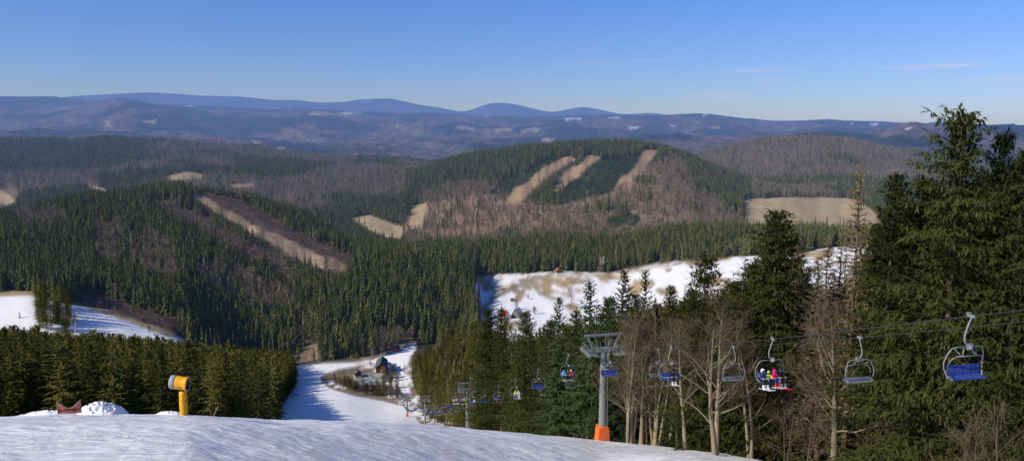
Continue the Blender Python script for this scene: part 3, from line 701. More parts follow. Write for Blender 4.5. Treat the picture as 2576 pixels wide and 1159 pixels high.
def bare_tree(seed, H, stems=1, spread=0.34, clear=0.35, limbs=12, sub=6, twig=9, tw_len=0.9, tw_w=0.022, up=0.75, r0=None, fork=0.0, mat=None, bark=None, name='beech', sides=6):
    """bare broadleaf: trunk(s) and limbs as tapering tubes, fine twigs as slivers"""
    r = np.random.default_rng(seed)
    mb = MB(); cr = MB(); P, Dv, U, LN, W = [], [], [], [], []
    r0 = r0 or H * 0.017
    def curve(p, d, ln, n, bend):
        pts = [np.array(p, float)]; d = np.array(d, float); d /= np.linalg.norm(d)
        for i in range(n):
            d = d + r.normal(0, bend, 3) + np.array([0, 0, 0.07]); d /= np.linalg.norm(d)
            pts.append(pts[-1] + d * ln / n)
        return pts
    def twigs(pts, ln, n):
        for m in range(n):
            i = r.uniform(0.15, 1) * (len(pts) - 1.001); k = int(i); p = pts[k] + (pts[k + 1] - pts[k]) * (i - k)
            t = pts[k + 1] - pts[k]; t /= np.linalg.norm(t)
            dd = t * r.uniform(.4, 1) + r.normal(0, .55, 3) + np.array([0, 0, .2]); dd /= np.linalg.norm(dd)
            P.append(p); Dv.append(dd); U.append(r.normal(0, 1, 3)); LN.append(ln * r.uniform(.5, 1.3)); W.append(tw_w * r.uniform(.7, 1.3))
    for s_ in range(stems):
        off = np.array([0, 0, 0.0]) if stems == 1 else np.array([math.cos(s_ * 6.28 / stems), math.sin(s_ * 6.28 / stems), 0]) * r0 * 1.6
        d0 = np.array([r.normal(0, .05) + off[0] * .35, r.normal(0, .05) + off[1] * .35, 1.0])
        Hs = H * r.uniform(.85, 1.0)
        tr = curve(off + np.array([0, 0, -1.0]), d0, Hs * .92, 8, .05)
        rr = [r0 * (1.3 if i == 0 else 1.0) * (1 - 0.9 * i / 8.0) + .015 for i in range(9)]
        mb.tube([tuple(p) for p in tr], rr, sides + 2, caps=False)
        lims = []
        for b in range(limbs):
            f = clear + (1 - clear) * (b + r.uniform(0, .9)) / limbs
            i = f * 7.99; k = int(i); p = tr[k] + (tr[min(k + 1, 8)] - tr[k]) * (i - k)
            az = r.uniform(0, 6.28); el = up + r.normal(0, .22)
            dd = np.array([math.cos(az) * math.cos(el), math.sin(az) * math.cos(el), math.sin(el)])
            ln = H * spread * (1.18 - f) * r.uniform(.7, 1.25) + H * .04
            pts = curve(p, dd, ln, 5, .14)
            rb = max(.016, rr[k] * .36)
            mb.tube([tuple(q) for q in pts], [rb * (1 - .85 * j / 5.0) + .008 for j in range(6)], max(3, sides - 2), caps=False)
            lims.append(pts)
            for c in range(sub):
                i2 = r.uniform(.25, 1) * 4.99; k2 = int(i2); p2 = pts[k2] + (pts[k2 + 1] - pts[k2]) * (i2 - k2)
                t = pts[k2 + 1] - pts[k2]; t = t / np.linalg.norm(t)
                d2 = t + r.normal(0, .6, 3) + np.array([0, 0, .15])
                l2 = ln * r.uniform(.25, .5)
                q2 = curve(p2, d2, l2, 3, .16)
                cr.tube([tuple(q) for q in q2], [max(.010, rb * .34), max(.008, rb * .25), .007, .004], 3, caps=False)
                twigs(q2, tw_len, twig)
            twigs(pts, tw_len, twig)
        twigs(tr[4:], tw_len, twig * 2)
    V = blades(np.array(P, float), np.array(Dv, float), np.array(U, float), np.array(LN), np.array(W))
    cv = np.array(cr.v, float).reshape(-1, 3); nv = len(cv)
    q = [f for f in cr.f]
    allv = np.concatenate([cv, V.reshape(-1, 3)]); nq = len(V)
    qs = np.concatenate([np.array(q, np.int32).reshape(-1, 4), nv + np.arange(nq * 4).reshape(nq, 4)])
    crown = np_mesh(name + '_crown', allv, qs, mat or M_TWIG)
    trunk = mb.mesh(name + '_trunk', bark or M_BEECH, smooth=True)
    return crown, trunk

def larch(seed, H, R, mat=None, dens=1.0, tw_w=0.03, bark=None, name='larch', base=0.18):
    """bare larch: narrow cone of thin level limbs beset with short knotty twigs"""
    r = np.random.default_rng(seed)
    mb = MB(); P, Dv, U, LN, W = [], [], [], [], []
    rb = H * 0.010
    mb.tube([(0, 0, -1), (0, 0, 0), (.05, 0, H * .4), (0, .05, H * .75), (0, 0, H)], [rb * 1.4, rb * 1.2, rb * .8, rb * .4, .012], 7, caps=False)
    h = H * base
    while h < H * .99:
        t = h / H
        for b in range(int(5 * dens) + 1):
            az = r.uniform(0, 6.28); Lb = (R * (1 - t) ** .8 * min(1, .45 + (t - base) * 3)) * r.uniform(.55, 1.15) + .15
            d = np.array([math.cos(az), math.sin(az), 0]); n = 7
            q = np.linspace(0, 1, n)
            pts = d * (Lb * q)[:, None]; pts[:, 2] = h + Lb * (-.28 * q + .42 * q ** 2 * (0.6 + t)) + np.cumsum(r.normal(0, .02 * Lb, n))
            pts[:, 0] += np.cumsum(r.normal(0, .025 * Lb, n)); pts[:, 1] += np.cumsum(r.normal(0, .025 * Lb, n))
            mb.tube([tuple(p) for p in pts], list(np.linspace(max(.014, rb * .25), .006, n)), 3, caps=False)
            for m in range(int(16 * dens * max(.35, Lb / R))):
                i = r.uniform(.1, 1) * (n - 1.001); k = int(i); p = pts[k] + (pts[k + 1] - pts[k]) * (i - k)
                dd = r.normal(0, 1, 3) + (pts[k + 1] - pts[k]) / Lb * 4 + np.array([0, 0, -.25]); dd /= np.linalg.norm(dd)
                P.append(p); Dv.append(dd); U.append(r.normal(0, 1, 3)); LN.append(r.uniform(.25, .75) * (.6 + Lb * .2)); W.append(tw_w * r.uniform(.7, 1.4))
        h += H * .016 / max(.5, dens) * r.uniform(.7, 1.3)
    V = blades(np.array(P, float), np.array(Dv, float), np.array(U, float), np.array(LN), np.array(W), np.full(len(P), .15))
    return quads_mesh(name + '_crown', [V], mat or M_LARCH), mb.mesh(name + '_trunk', bark or M_BARK, smooth=True)

# far-off single-mesh trees for the woods on the hills
def far_spruce(seed, H, R, tiers=14, nb=8, mat=None, base=.08):
    r = np.random.default_rng(seed); V = []; mi = []
    lean = r.normal(0, .012, 2)
    for t in np.linspace(0, 1, tiers):
        z = H * (base + (0.97 - base) * t ** .92)
        rad = R * (1 - t) ** .8 * r.uniform(.7, 1.15) + .3
        ph = r.uniform(0, 6.28); ax = np.array([lean[0] * z, lean[1] * z, 0])
        for b in range(nb if t < .8 else 5):
            if r.random() < .12: continue
            az = ph + b * 2 * math.pi / nb + r.normal(0, .3); l = rad * r.uniform(.45, 1.25)
            d = np.array([math.cos(az), math.sin(az), 0]); s = np.array([-d[1], d[0], 0]); dz = H / tiers
            w_ = max(.30, l * r.uniform(.20, .34)); tl = r.normal(0, .25)
            root = ax + np.array([0, 0, z + dz * .7]); tip = ax + d * l + np.array([0, 0, z - dz * r.uniform(.2, 1.0) - l * .10])
            mid = ax + d * l * .6 + np.array([0, 0, z + dz * .1])
            V.append([root, mid + s * w_ + [0, 0, w_ * tl], tip, mid - s * w_ - [0, 0, w_ * tl]]); mi.append(0)
    V.append([[-.22, 0, H * .93], [.22, 0, H * .93], [.03, 0, H * 1.02], [-.03, 0, H * 1.02]]); mi.append(0)
    rb = H * .010
    for a in (0, 2.1, 4.2):
        s = np.array([math.cos(a), math.sin(a), 0]) * rb; s2 = np.array([math.cos(a + 2.1), math.sin(a + 2.1), 0]) * rb
        V.append([s + [0, 0, -1], s2 + [0, 0, -1], s2 * .6 + [0, 0, H * .6], s * .6 + [0, 0, H * .6]]); mi.append(1)
    V = np.array(V, float)
    return np_mesh('far_spruce', V.reshape(-1, 3), np.arange(len(V) * 4).reshape(-1, 4), [mat or M_SPRUCE_F, M_BARK_F], midx=mi)

def far_bare(seed, H, R, n=60, mat=None, w=.10, clear=.35, trunk=True, stems=1):
    r = np.random.default_rng(seed); V = []; mi = []
    for k in range(n):
        t = r.uniform(clear, 1); az = r.uniform(0, 6.28); el = r.uniform(.35, 1.25)
        d = np.array([math.cos(az) * math.cos(el), math.sin(az) * math.cos(el), math.sin(el)])
        prof = math.sin(math.pi * min(1, (t - clear) / (1 - clear) * .75 + .2))
        p = np.array([math.cos(az), math.sin(az), 0]) * R * .45 * r.uniform(0, 1) * prof + np.array([0, 0, H * t * .82])
        l = R * prof * r.uniform(.5, 1.1) + .4
        s = np.cross(d, r.normal(0, 1, 3)); s /= np.linalg.norm(s)
        V.append([p, p + d * l * .5 + s * w, p + d * l, p + d * l * .5 - s * w]); mi.append(0)
    if trunk:
        for q in range(stems):
            o = r.normal(0, .5, 2) if stems > 1 else np.zeros(2)
            rb = H * .011
            for a in (0, 2.1, 4.2):
                s = np.array([math.cos(a), math.sin(a), 0]) * rb; s2 = np.array([math.cos(a + 2.1), math.sin(a + 2.1), 0]) * rb
                b0 = np.array([o[0], o[1], -1]); b1 = np.array([o[0] * 2, o[1] * 2, H * .72])
                V.append([s + b0, s2 + b0, s2 * .45 + b1, s * .45 + b1]); mi.append(1)
    V = np.array(V, float)
    return np_mesh('far_bare_tree', V.reshape(-1, 3), np.arange(len(V) * 4).reshape(-1, 4), [mat or M_TWIG_F, M_BARK_F], midx=mi)

FAR = bpy.data.collections.new('far_tree_kinds')     # library only: instanced by the woods below, not linked to the scene
KIND = {}
def far_kind(key, meshes):
    KIND[key] = []
    for me in meshes:
        n = 'k%03d' % len(FAR.objects)
        o = bpy.data.objects.new(n, me); FAR.objects.link(o); KIND[key].append(len(FAR.objects) - 1)
far_kind('spruce', [far_spruce(100 + i, 22.0, (2.7, 3.3, 4.1)[i % 3], tiers=13 + i % 3, base=.06 if i % 3 else .2) for i in range(8)])
far_kind('edge', [far_spruce(120 + i, 25.0, 2.6, tiers=11, base=.42) for i in range(3)])       # bare-stemmed spruces of the stand edge
far_kind('bare', [far_bare(140 + i, 20.0, 4.6, 110, w=.085) for i in range(4)])
far_kind('larch', [far_spruce(160 + i, 22.0, 2.3, tiers=12, nb=6, mat=M_LARCH_F) for i in range(2)])
far_kind('shrub', [far_bare(170 + i, 5.0, 2.6, 60, mat=M_SHRUB_F, w=.06, clear=.1, stems=3) for i in range(3)])
far_kind('young', [far_spruce(180 + i, 6.0, 1.5, tiers=5, nb=6, mat=M_YOUNG_F, base=.05) for i in range(2)])
def joined(cr, tr):
    bm = bmesh.new(); bm.from_mesh(cr); n0 = len(bm.faces); bm.from_mesh(tr); bm.faces.ensure_lookup_table()
    for f in bm.faces[n0:]: f.material_index = 1
    me = bpy.data.meshes.new('stand_spruce'); bm.to_mesh(me); bm.free()
    me.materials.append(cr.materials[0]); me.materials.append(tr.materials[0]); return me
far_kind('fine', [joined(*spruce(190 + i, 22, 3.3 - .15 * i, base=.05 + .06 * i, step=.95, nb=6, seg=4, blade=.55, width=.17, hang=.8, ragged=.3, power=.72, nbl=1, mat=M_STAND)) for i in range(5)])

def wood_group():
    ng = bpy.data.node_groups.new('plant_wood', 'GeometryNodeTree')
    ng.interface.new_socket('Geometry', in_out='INPUT', socket_type='NodeSocketGeometry')
    ng.interface.new_socket('Geometry', in_out='OUTPUT', socket_type='NodeSocketGeometry')
    gi = ng.nodes.new('NodeGroupInput'); go = ng.nodes.new('NodeGroupOutput')
    ci = ng.nodes.new('GeometryNodeCollectionInfo'); ci.inputs['Collection'].default_value = FAR
    ci.inputs['Separate Children'].default_value = True; ci.inputs['Reset Children'].default_value = True
    ip = ng.nodes.new('GeometryNodeInstanceOnPoints'); ip.inputs['Pick Instance'].default_value = True
    def attr(nm, t):
        a = ng.nodes.new('GeometryNodeInputNamedAttribute'); a.data_type = t; a.inputs['Name'].default_value = nm; return a
    k = attr('kind', 'INT'); sc = attr('size', 'FLOAT_VECTOR'); ro = attr('turn', 'FLOAT_VECTOR')
    ng.links.new(gi.outputs[0], ip.inputs['Points']); ng.links.new(ci.outputs[0], ip.inputs['Instance'])
    ng.links.new(k.outputs['Attribute'], ip.inputs['Instance Index'])
    er = ng.nodes.new('FunctionNodeEulerToRotation'); ng.links.new(ro.outputs['Attribute'], er.inputs[0]); ng.links.new(er.outputs[0], ip.inputs['Rotation'])
    ng.links.new(sc.outputs['Attribute'], ip.inputs['Scale'])
    ng.links.new(ip.outputs[0], go.inputs[0])
    return ng
WOOD = wood_group()

def plant(name, pts, kinds, hs, label, category='forest'):
    """one uncountable wood: a cloud of trees as a single object"""
    n = len(pts)
    if n == 0: return
    me = bpy.data.meshes.new(name); me.vertices.add(n); me.vertices.foreach_set('co', np.asarray(pts, np.float32).ravel())
    a = me.attributes.new('kind', 'INT', 'POINT'); a.data.foreach_set('value', np.asarray(kinds, np.int32))
    sz = np.stack([hs * RNG.uniform(.85, 1.2, n), hs * RNG.uniform(.85, 1.2, n), hs], 1).astype(np.float32)
    a = me.attributes.new('size', 'FLOAT_VECTOR', 'POINT'); a.data.foreach_set('vector', sz.ravel())
    rt = np.stack([RNG.normal(0, .025, n), RNG.normal(0, .025, n), RNG.uniform(0, 6.28, n)], 1).astype(np.float32)
    a = me.attributes.new('turn', 'FLOAT_VECTOR', 'POINT'); a.data.foreach_set('vector', rt.ravel())
    o = link(name, me); md = o.modifiers.new('wood', 'NODES'); md.node_group = WOOD
    return tag(o, label, category, kind='stuff')

# sight-line envelope of the bare ground, to leave out woods wholly behind a hill
RUN = np.maximum.accumulate(Z / Dg[:, None], axis=0)
def visible(x, y, z, h):
    fa, fd = grid_ij(x, y)
    env = RUN[np.maximum(np.rint(fd).astype(int) - 2, 0), np.rint(fa).astype(int)]
    return (z + h) / y > env - 0.0012

def scatter(d0, d1, spacing, a0=-.74, a1=.74, seed=0):
    r = np.random.default_rng(seed)
    area = (a1 - a0) * (d1 ** 2 - d0 ** 2) / 2; n = int(area / spacing ** 2)
    y = np.sqrt(r.uniform(d0 ** 2, d1 ** 2, n)); x = r.uniform(a0, a1, n) * y
    return x, y

# ------------------------------------------------------------------ woods on the hills
def pick(keys, n):
    k = np.array(KIND[keys]); return k[RNG.integers(0, len(k), n)]

def hill_wood(name, d0, d1, spacing, label, cond, seed, hmul=1.0):
    x, y = scatter(d0, d1, spacing, seed=seed)
    z = ground(x, y); px, row = survey(x / y, z / y)
    c = grid_class(x, y)
    u = RNG.random(len(x)); keep = np.ones(len(x), bool); kind = pick('spruce', len(x)); h = np.clip(RNG.normal(.84, .16, len(x)), .38, 1.3) * hmul
    h *= 1 + .16 * fbm(x / 70, y / 90, 3, seed + 5)
    def put(m, key):
        kind[m] = pick(key, int(m.sum()))
    m = (c == SPR); put(m & (u < .05), 'bare'); put(m & (u > .965), 'larch')
    put(m & (y < 775) & (px > 790) & (px < 1045) & (u > .25), 'edge')
    m = c == DEC; put(m, 'bare'); put(m & (u < .14), 'spruce'); put(m & (u > .93), 'larch'); keep &= ~(m & (u > .45) & (u < .60))
    m = c == LITTER; put(m, 'bare'); keep &= ~(m & (u < .42)); put(m & (u > .90), 'spruce'); h[m] *= RNG.uniform(.75, 1.1, m.sum())
    cl = fbm(x / 60, y / 110, 3, 131)
    put(m & (cl > .38) & (u > .45), 'spruce')
    m = c == SHRUB; put(m, 'shrub'); h[m] = RNG.uniform(.6, 1.5, m.sum())
    m = c == YOUNG; put(m, 'young'); h[m] = RNG.uniform(.7, 1.5, m.sum())
    m = c == CUT; put(m & (u < .17), 'shrub'); h[m & (u < .17)] *= .6; put(m & (u > .972), 'edge'); h[m & (u > .972)] *= .8; keep &= ~(m & (u >= .17) & (u <= .972))
    m = c == FLOOR; keep &= ~m
    keep &= ~np.isin(c, [FIELD, SNOW, ROAD, GRASS])
    # keep the view onto the strips, fields and plantations open: low growth only along their downhill edge
    hh = 22.0 * h; tall = ~np.isin(c, [SHRUB, YOUNG, CUT]) | np.isin(kind, KIND['edge'])
    for c2, e0, e1, poly in ZONES:
        if c2 not in (CUT, SHRUB, YOUNG, FIELD, SNOW) or e1 < d0 or e0 > d1 or e0 < 500: continue
        pn = np.array(poly, float); x0, y0 = pn.min(0) - 15; x1, y1 = pn.max(0) + 15
        cand = np.where(keep & tall & (px > x0) & (px < x1) & (row > y0) & (row < y1 + 90) & (y > e0 * .9) & (y < e1))[0]
        if not len(cand): continue
        hit = np.zeros(len(cand), bool)
        for f in (.3, .6, .85):
            px2, row2 = survey(x[cand] / y[cand], (z[cand] + f * hh[cand]) / y[cand])
            hit |= in_poly(px2, row2, poly)
        drop = hit & (RNG.random(len(cand)) < (.95 if c2 in (CUT, FIELD, SNOW) else .85))
        if c2 in (SHRUB, CUT):
            w2 = cand[drop]; kind[w2] = pick('shrub', len(w2)); h[w2] = RNG.uniform(.5, 1.1, len(w2))
            keep[w2] &= RNG.random(len(w2)) < (.8 if c2 == SHRUB else .35)
        elif c2 == YOUNG:
            w2 = cand[drop]; kind[w2] = pick('young', len(w2)); h[w2] = RNG.uniform(.7, 1.4, len(w2))
        else: keep[cand[drop]] = False
    keep &= (px > -330) & (px < 2900) & cond(px, row, y, x) & visible(x, y, z, 24 * h)
    x, y, z, kind, h = x[keep], y[keep], z[keep], kind[keep], h[keep]
    return plant(name, np.stack([x, y, z - .3], 1), kind, h, label)
hill_wood('forest', 640, 1420, 4.2, 'dark spruce forest with brown beech patches covering the near left hill', lambda p, r, y, x: (p < 770 + (y > 900) * 260) & ((y > 690) | (p < 560)) & ~((y < 720) & (p > 741)), 1)
hill_wood('forest', 685, 1160, 3.9, 'dense green spruce stand behind the lift station, bare stems at its lower edge', lambda p, r, y, x: ((p >= 770) | ((p > 741) & (y < 720))) & (p < 1236) & (y < 1000) & (y > 690 + (p > 790) * 10 + (p > 1030) * 40), 2, 1.12)
hill_wood('forest', 840, 1420, 4.3, 'belt of tall spruces along the upper edge of the snow meadow', lambda p, r, y, x: (p >= 1030) & (y > np.interp(p, [1240, 1600, 1720, 1900, 2060, 2300], [1000, 1000, 985, 935, 905, 850])) & (p < 2700), 3, 1.05)
hill_wood('forest', 1420, 2450, 5.6, 'wooded middle hill with clear-cut strips, spruces on its crest and bare beeches below', lambda p, r, y, x: (p > 880) & (p < 1960), 4)
hill_wood('forest', 1420, 3450, 7.4, 'grey-green mixed wood on the broad hill at the back left', lambda p, r, y, x: (p <= 880) | ((y > 2450) & (p < 1500)), 5)
hill_wood('forest', 1420, 3200, 7.0, 'purple-brown beech wood on the rounded hill at the back right', lambda p, r, y, x: (p >= 1960) | ((y > 2450) & (p >= 1500)), 6)
# ------------------------------------------------------------------ single trees
PROTO = {}
def proto(key, builds, H):
    PROTO[key] = (builds, H)
proto('spruce', [spruce(1, 26, 5.0, base=.05, step=.52, nb=8, seg=7, blade=.42, width=.085, hang=1.5, ragged=.3, power=.66, nbl=1, name='spruce', fans=True),
                 spruce(2, 26, 4.6, base=.10, step=.55, nb=7, seg=7, blade=.45, width=.085, hang=1.7, ragged=.4, power=.64, nbl=1, name='spruce', fans=True),
                 spruce(4, 26, 4.2, base=.20, step=.64, nb=7, seg=6, blade=.42, width=.085, hang=1.4, ragged=.35, power=.70, nbl=1, name='spruce', fans=True)], 26.0)
proto('broken', [spruce(3, 26, 5.8, base=.07, step=.56, nb=7, seg=8, blade=.48, width=.085, hang=1.8, ragged=.5, broken=True, power=.60, nbl=1, name='spruce', fans=True)], 26.0)
proto('fir', [spruce(5, 22, 3.9, base=.08, step=.62, nb=7, seg=6, blade=.30, width=.10, hang=.3, ragged=.2, power=.80, mat=M_FIR, name='fir'),
              spruce(6, 22, 3.5, base=.12, step=.60, nb=7, seg=6, blade=.30, width=.10, hang=.4, ragged=.28, power=.75, mat=M_FIR, name='fir')], 22.0)
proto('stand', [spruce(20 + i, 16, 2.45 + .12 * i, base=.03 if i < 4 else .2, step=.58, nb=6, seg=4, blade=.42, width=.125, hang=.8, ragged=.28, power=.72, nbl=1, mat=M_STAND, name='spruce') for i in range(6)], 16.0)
proto('beech', [bare_tree(31, 22, 1, .34, .26, 20, 8, 10, tw_len=1.2, tw_w=.018), bare_tree(32, 22, 1, .32, .34, 18, 8, 10, tw_len=1.2, tw_w=.018), bare_tree(33, 22, 2, .30, .30, 14, 7, 13, r0=.30, tw_len=1.1)], 22.0)
proto('clump', [bare_tree(41, 20, 4, .28, .28, 14, 7, 8, r0=.20, up=.95, tw_len=1.2, tw_w=.018, name='clump'), bare_tree(42, 20, 3, .30, .26, 15, 7, 8, r0=.21, up=.95, tw_len=1.2, tw_w=.018, name='clump')], 20.0)
proto('forked', [bare_tree(45, 20, 2, .38, .30, 17, 8, 10, r0=.34, up=.75, tw_len=1.2, tw_w=.018, name='forked')], 20.0)
proto('brush', [bare_tree(51, 12, 1, .42, .18, 14, 5, 5, tw_len=1.5, tw_w=.014, up=.45, r0=.12, bark=M_BARK, name='brush'), bare_tree(52, 12, 2, .40, .15, 12, 5, 5, tw_len=1.5, tw_w=.014, up=.5, r0=.10, bark=M_BARK, name='brush')], 12.0)
proto('larch', [larch(61, 24, 3.4), larch(62, 24, 3.0, dens=.9)], 24.0)
proto('larch_brown', [larch(63, 24, 4.6, mat=M_TWIG, dens=1.15, tw_w=.032, base=.10, name='larch')], 24.0)
proto('shrub', [bare_tree(71 + i, 7, 3, .34, .12, 9, 3, 6, tw_len=.8, tw_w=.035, up=1.0, r0=.07, mat=M_TWIG, bark=M_TWIG, name='shrub', sides=5) for i in range(3)], 7.0)
proto('birch', [bare_tree(81, 18, 4, .22, .45, 8, 4, 8, tw_len=1.2, tw_w=.05, r0=.20, up=1.05, bark=M_BIRCH, mat=M_TWIG_F, name='birch')], 18.0)
proto('snag', [bare_tree(91, 20, 1, .10, .45, 6, 2, 2, tw_len=.4, r0=.22, up=.3, name='snag')], 20.0)
proto('white_snag', [bare_tree(92, 16, 2, .30, .35, 8, 3, 3, tw_len=1.0, tw_w=.05, r0=.35, up=.9, bark=M_BIRCH, mat=M_BIRCH, name='snag')], 16.0)
proto('lone', [spruce(95, 16, 3.3, base=.02, step=.6, nb=7, seg=4, blade=.4, width=.13, hang=.5, nbl=1, name='spruce')], 16.0)

def tree(key, name, label, cat, x, y, H, rz=None, wide=1.0, group=None, variant=None, tilt=(0, 0), sink=0.2):
    builds, H0 = PROTO[key]
    cme, tme = builds[RNG.integers(0, len(builds)) if variant is None else variant % len(builds)]
    z = ground(x, y)
    t = thing(name, label, cat, (x, y, z - sink), RNG.uniform(0, 6.28) if rz is None else rz, group)
    k = H / H0; t.scale = (k * wide, k * wide, k)
    if tilt != (0, 0): t.rotation_euler = (tilt[0], tilt[1], t.rotation_euler[2])
    link('crown', cme, t); link('trunk', tme, t)
    return t

def by_top(px, toprow, D):
    """foot and height of a tree whose tip is seen at this survey pixel at distance D"""
    p = at(px, toprow, D); return p.x, p.y, p.z - ground(p.x, p.y)

# --- big conifers and bare trees at the right edge of the piste, singled out
def place(key, name, label, cat, px, top, D, **kw):
    x, y, H = by_top(px, top, D)
    return tree(key, name, label, cat, x, y, H, **kw)
place('broken', 'spruce_tree', 'tallest spruce, shaggy with a ragged thin tip above the skyline', 'spruce', 2425, 262, 56, wide=1.15, rz=.8)
place('spruce', 'spruce_tree', 'shaggy spruce with its side leader rising just right of the tallest spruce', 'spruce', 2528, 318, 61, wide=.8, variant=1)
place('spruce', 'spruce_tree', 'dark broad spruce standing directly left of the tallest spruce', 'spruce', 2335, 438, 64, wide=1.2, variant=0)
place('spruce', 'spruce_tree', 'broad spruce behind the downhill lift chair at the right, left of two taller ones', 'spruce', 2258, 426, 63, wide=1.15, variant=2)
place('spruce', 'spruce_tree', 'spruce cut by the right border of the photo, dark green top', 'spruce', 2590, 362, 52, wide=1.15, variant=1)
place('spruce', 'spruce_tree', 'lower spruce filling the gap under the tallest spruce, behind the blue chair', 'spruce', 2468, 560, 60, wide=1.35, variant=0)
place('spruce', 'spruce_tree', 'spruce at the left flank of the dark conifer group at the right', 'spruce', 2205, 560, 74, wide=1.2, variant=2)
place('spruce', 'spruce_tree', 'sunlit yellowish spruce rising over the meadow, between bare beeches and larches', 'spruce', 1958, 520, 80, wide=1.35, variant=0)
place('spruce', 'spruce_tree', 'spruce with thin top above the lift ropes, next left of the sunlit yellowish one', 'spruce', 1778, 636, 84, wide=1.3, variant=1)
place('spruce', 'spruce_tree', 'narrow spruce behind the chair with four skiers', 'spruce', 1895, 655, 90, wide=1.4, variant=0)
place('fir', 'fir_tree', 'dark fir above the pylon head, topping the meadow edge', 'fir', 1572, 676, 108, wide=1.1, variant=0)
place('fir', 'fir_tree', 'slim fir close right of the dark fir above the pylon', 'fir', 1624, 672, 116, wide=.75, variant=1)
place('fir', 'fir_tree', 'dark full fir left of the pylon head', 'fir', 1484, 700, 112, wide=1.1, variant=1)
place('fir', 'fir_tree', 'fir left of the dark full fir, its tip against the snow meadow', 'fir', 1405, 745, 122, wide=1.0, variant=0)
place('spruce', 'spruce_tree', 'small spruce tip showing over the bare beeches right of the pylon', 'spruce', 1688, 712, 128, wide=.9, variant=2)
place('spruce', 'spruce_tree', 'spruce in the lift clearing left of the fir group, below the cottages', 'spruce', 1322, 778, 148, wide=1.1, variant=0)
place('spruce', 'spruce_tree', 'full spruce just right of the red-roofed cottage', 'spruce', 1262, 772, 165, wide=1.15, variant=2)
place('spruce', 'spruce_tree', 'spruce overlapping the left end of the snow meadow', 'spruce', 1228, 772, 200, wide=1.1, variant=0)
place('forked', 'beech_tree', 'bare beech with a thick pale trunk forking low, at the piste edge', 'bare tree', 1815, 700, 75, variant=0, wide=1.05, rz=1.3)
place('clump', 'beech_tree', 'bare beech clump of pale straight stems just right of the pylon', 'bare tree', 1592, 735, 93, variant=0, rz=.4)
place('clump', 'beech_tree', 'second bare stem clump right of the pylon, behind the black-clad skier', 'bare tree', 1660, 728, 92, variant=1, rz=2.0)
place('beech', 'beech_tree', 'tall thin bare beech between the two stem clumps', 'bare tree', 1622, 745, 97, variant=1)
place('beech', 'beech_tree', 'leaning bare beech behind the empty downhill chair right of the stem clumps', 'bare tree', 1735, 770, 82, variant=0, tilt=(.03, .12))
place('beech', 'beech_tree', 'bare beech with a leaning pale trunk below the downhill chair at the right', 'bare tree', 2130, 640, 66, variant=1, tilt=(0, .10), wide=1.1)
place('beech', 'beech_tree', 'twin-stemmed bare beech behind the four skiers chair', 'bare tree', 1905, 790, 76, variant=2)
place('larch', 'larch_tree', 'tall straw-coloured bare larch standing above the tan field', 'larch', 2166, 408, 72, variant=0, wide=.85)
place('larch_brown', 'larch_tree', 'wide brown bare larch covering the end of the snow meadow', 'larch', 2085, 600, 74, wide=1.15)
place('larch_brown', 'larch_tree', 'brown bare larch between the yellowish spruce and the wide larch', 'larch', 2035, 660, 80, wide=.95, rz=2.2)
place('larch', 'larch_tree', 'thin larch with fuzzy twigs left of the dark conifer group', 'larch', 2120, 560, 84, variant=1, wide=.8)
for px, top, D in [(1990, 590, 96), (1925, 610, 100), (1845, 700, 98), (1745, 720, 104), (1530, 742, 128), (1600, 735, 126), (1450, 775, 135), (1385, 800, 140)]:
    place('spruce', 'spruce_tree', 'green spruce among the front trees right of the pylon head level with the snow meadow', 'spruce', px, top, D, wide=1.25, group='spruces in front of the snow meadow')
for px, top, D, key in [(2010, 610, 88, 'larch_brown'), (2060, 640, 90, 'larch_brown'), (2130, 600, 92, 'larch'), (2150, 640, 80, 'larch_brown'), (2100, 670, 86, 'larch_brown'), (2180, 620, 95, 'larch'), (1860, 760, 100, 'larch_brown')]:
    place(key, 'larch_tree', 'bare brown larch in the thicket left of the dark conifers', 'larch', px, top, D, wide=1.0, group='bare larches left of the dark conifers')
for px, top, D in [(2190, 640, 84), (2240, 520, 82), (2300, 500, 84), (2360, 470, 80), (2420, 450, 78), (2480, 430, 80), (2540, 420, 74), (2590, 400, 70), (2640, 420, 64), (2270, 560, 96), (2390, 520, 98), (2510, 500, 95)]:
    place('spruce', 'spruce_tree', 'dark spruce in the shaded wood behind the tall conifers at the right', 'spruce', px, top, D, wide=1.25, group='spruces in the shaded wood at the right')
for px, top, D, lab in [(2530, 960, 47, 'bare brush at the lower right corner under the conifers'), (2450, 1010, 49, 'thin bare brush below the blue chair'), (2330, 985, 56, 'bare brush under the dark broad spruces'), (2235, 960, 60, 'bare brush right of the leaning beech'), (2045, 930, 66, 'tangled bare brush left of the leaning beech'), (1985, 985, 68, 'low tangled brush at the piste edge below four skiers')]:
    place('brush', 'bare_bush', lab, 'bush', px, top, D)
for px, top, D, lab in [(1762, 1118, 82, 'young green spruce seedling at the foot of the forked beech'), (1650, 1075, 93, 'small green spruce beside the stem clumps'), (1885, 1100, 78, 'low green spruce growth right of the forked beech')]:
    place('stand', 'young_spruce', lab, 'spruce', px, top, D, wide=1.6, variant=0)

for k in range(34):     # tangle of bare young broadleaves along the piste edge
    px = 1535 + k * 19.5 + RNG.uniform(-8, 8); D = float(np.interp(px, [1535, 1700, 1950, 2200], [104, 92, 74, 68])) + RNG.uniform(0, 22)
    top = RNG.uniform(790, 930)
    place('brush' if k % 3 else 'beech', 'bare_tree', 'bare brown young broadleaf in the tangle behind the chairs between pylon and dark spruces', 'bare tree', px, top, D, group='bare young broadleaves behind the chairs', wide=RNG.uniform(.7, 1.1))

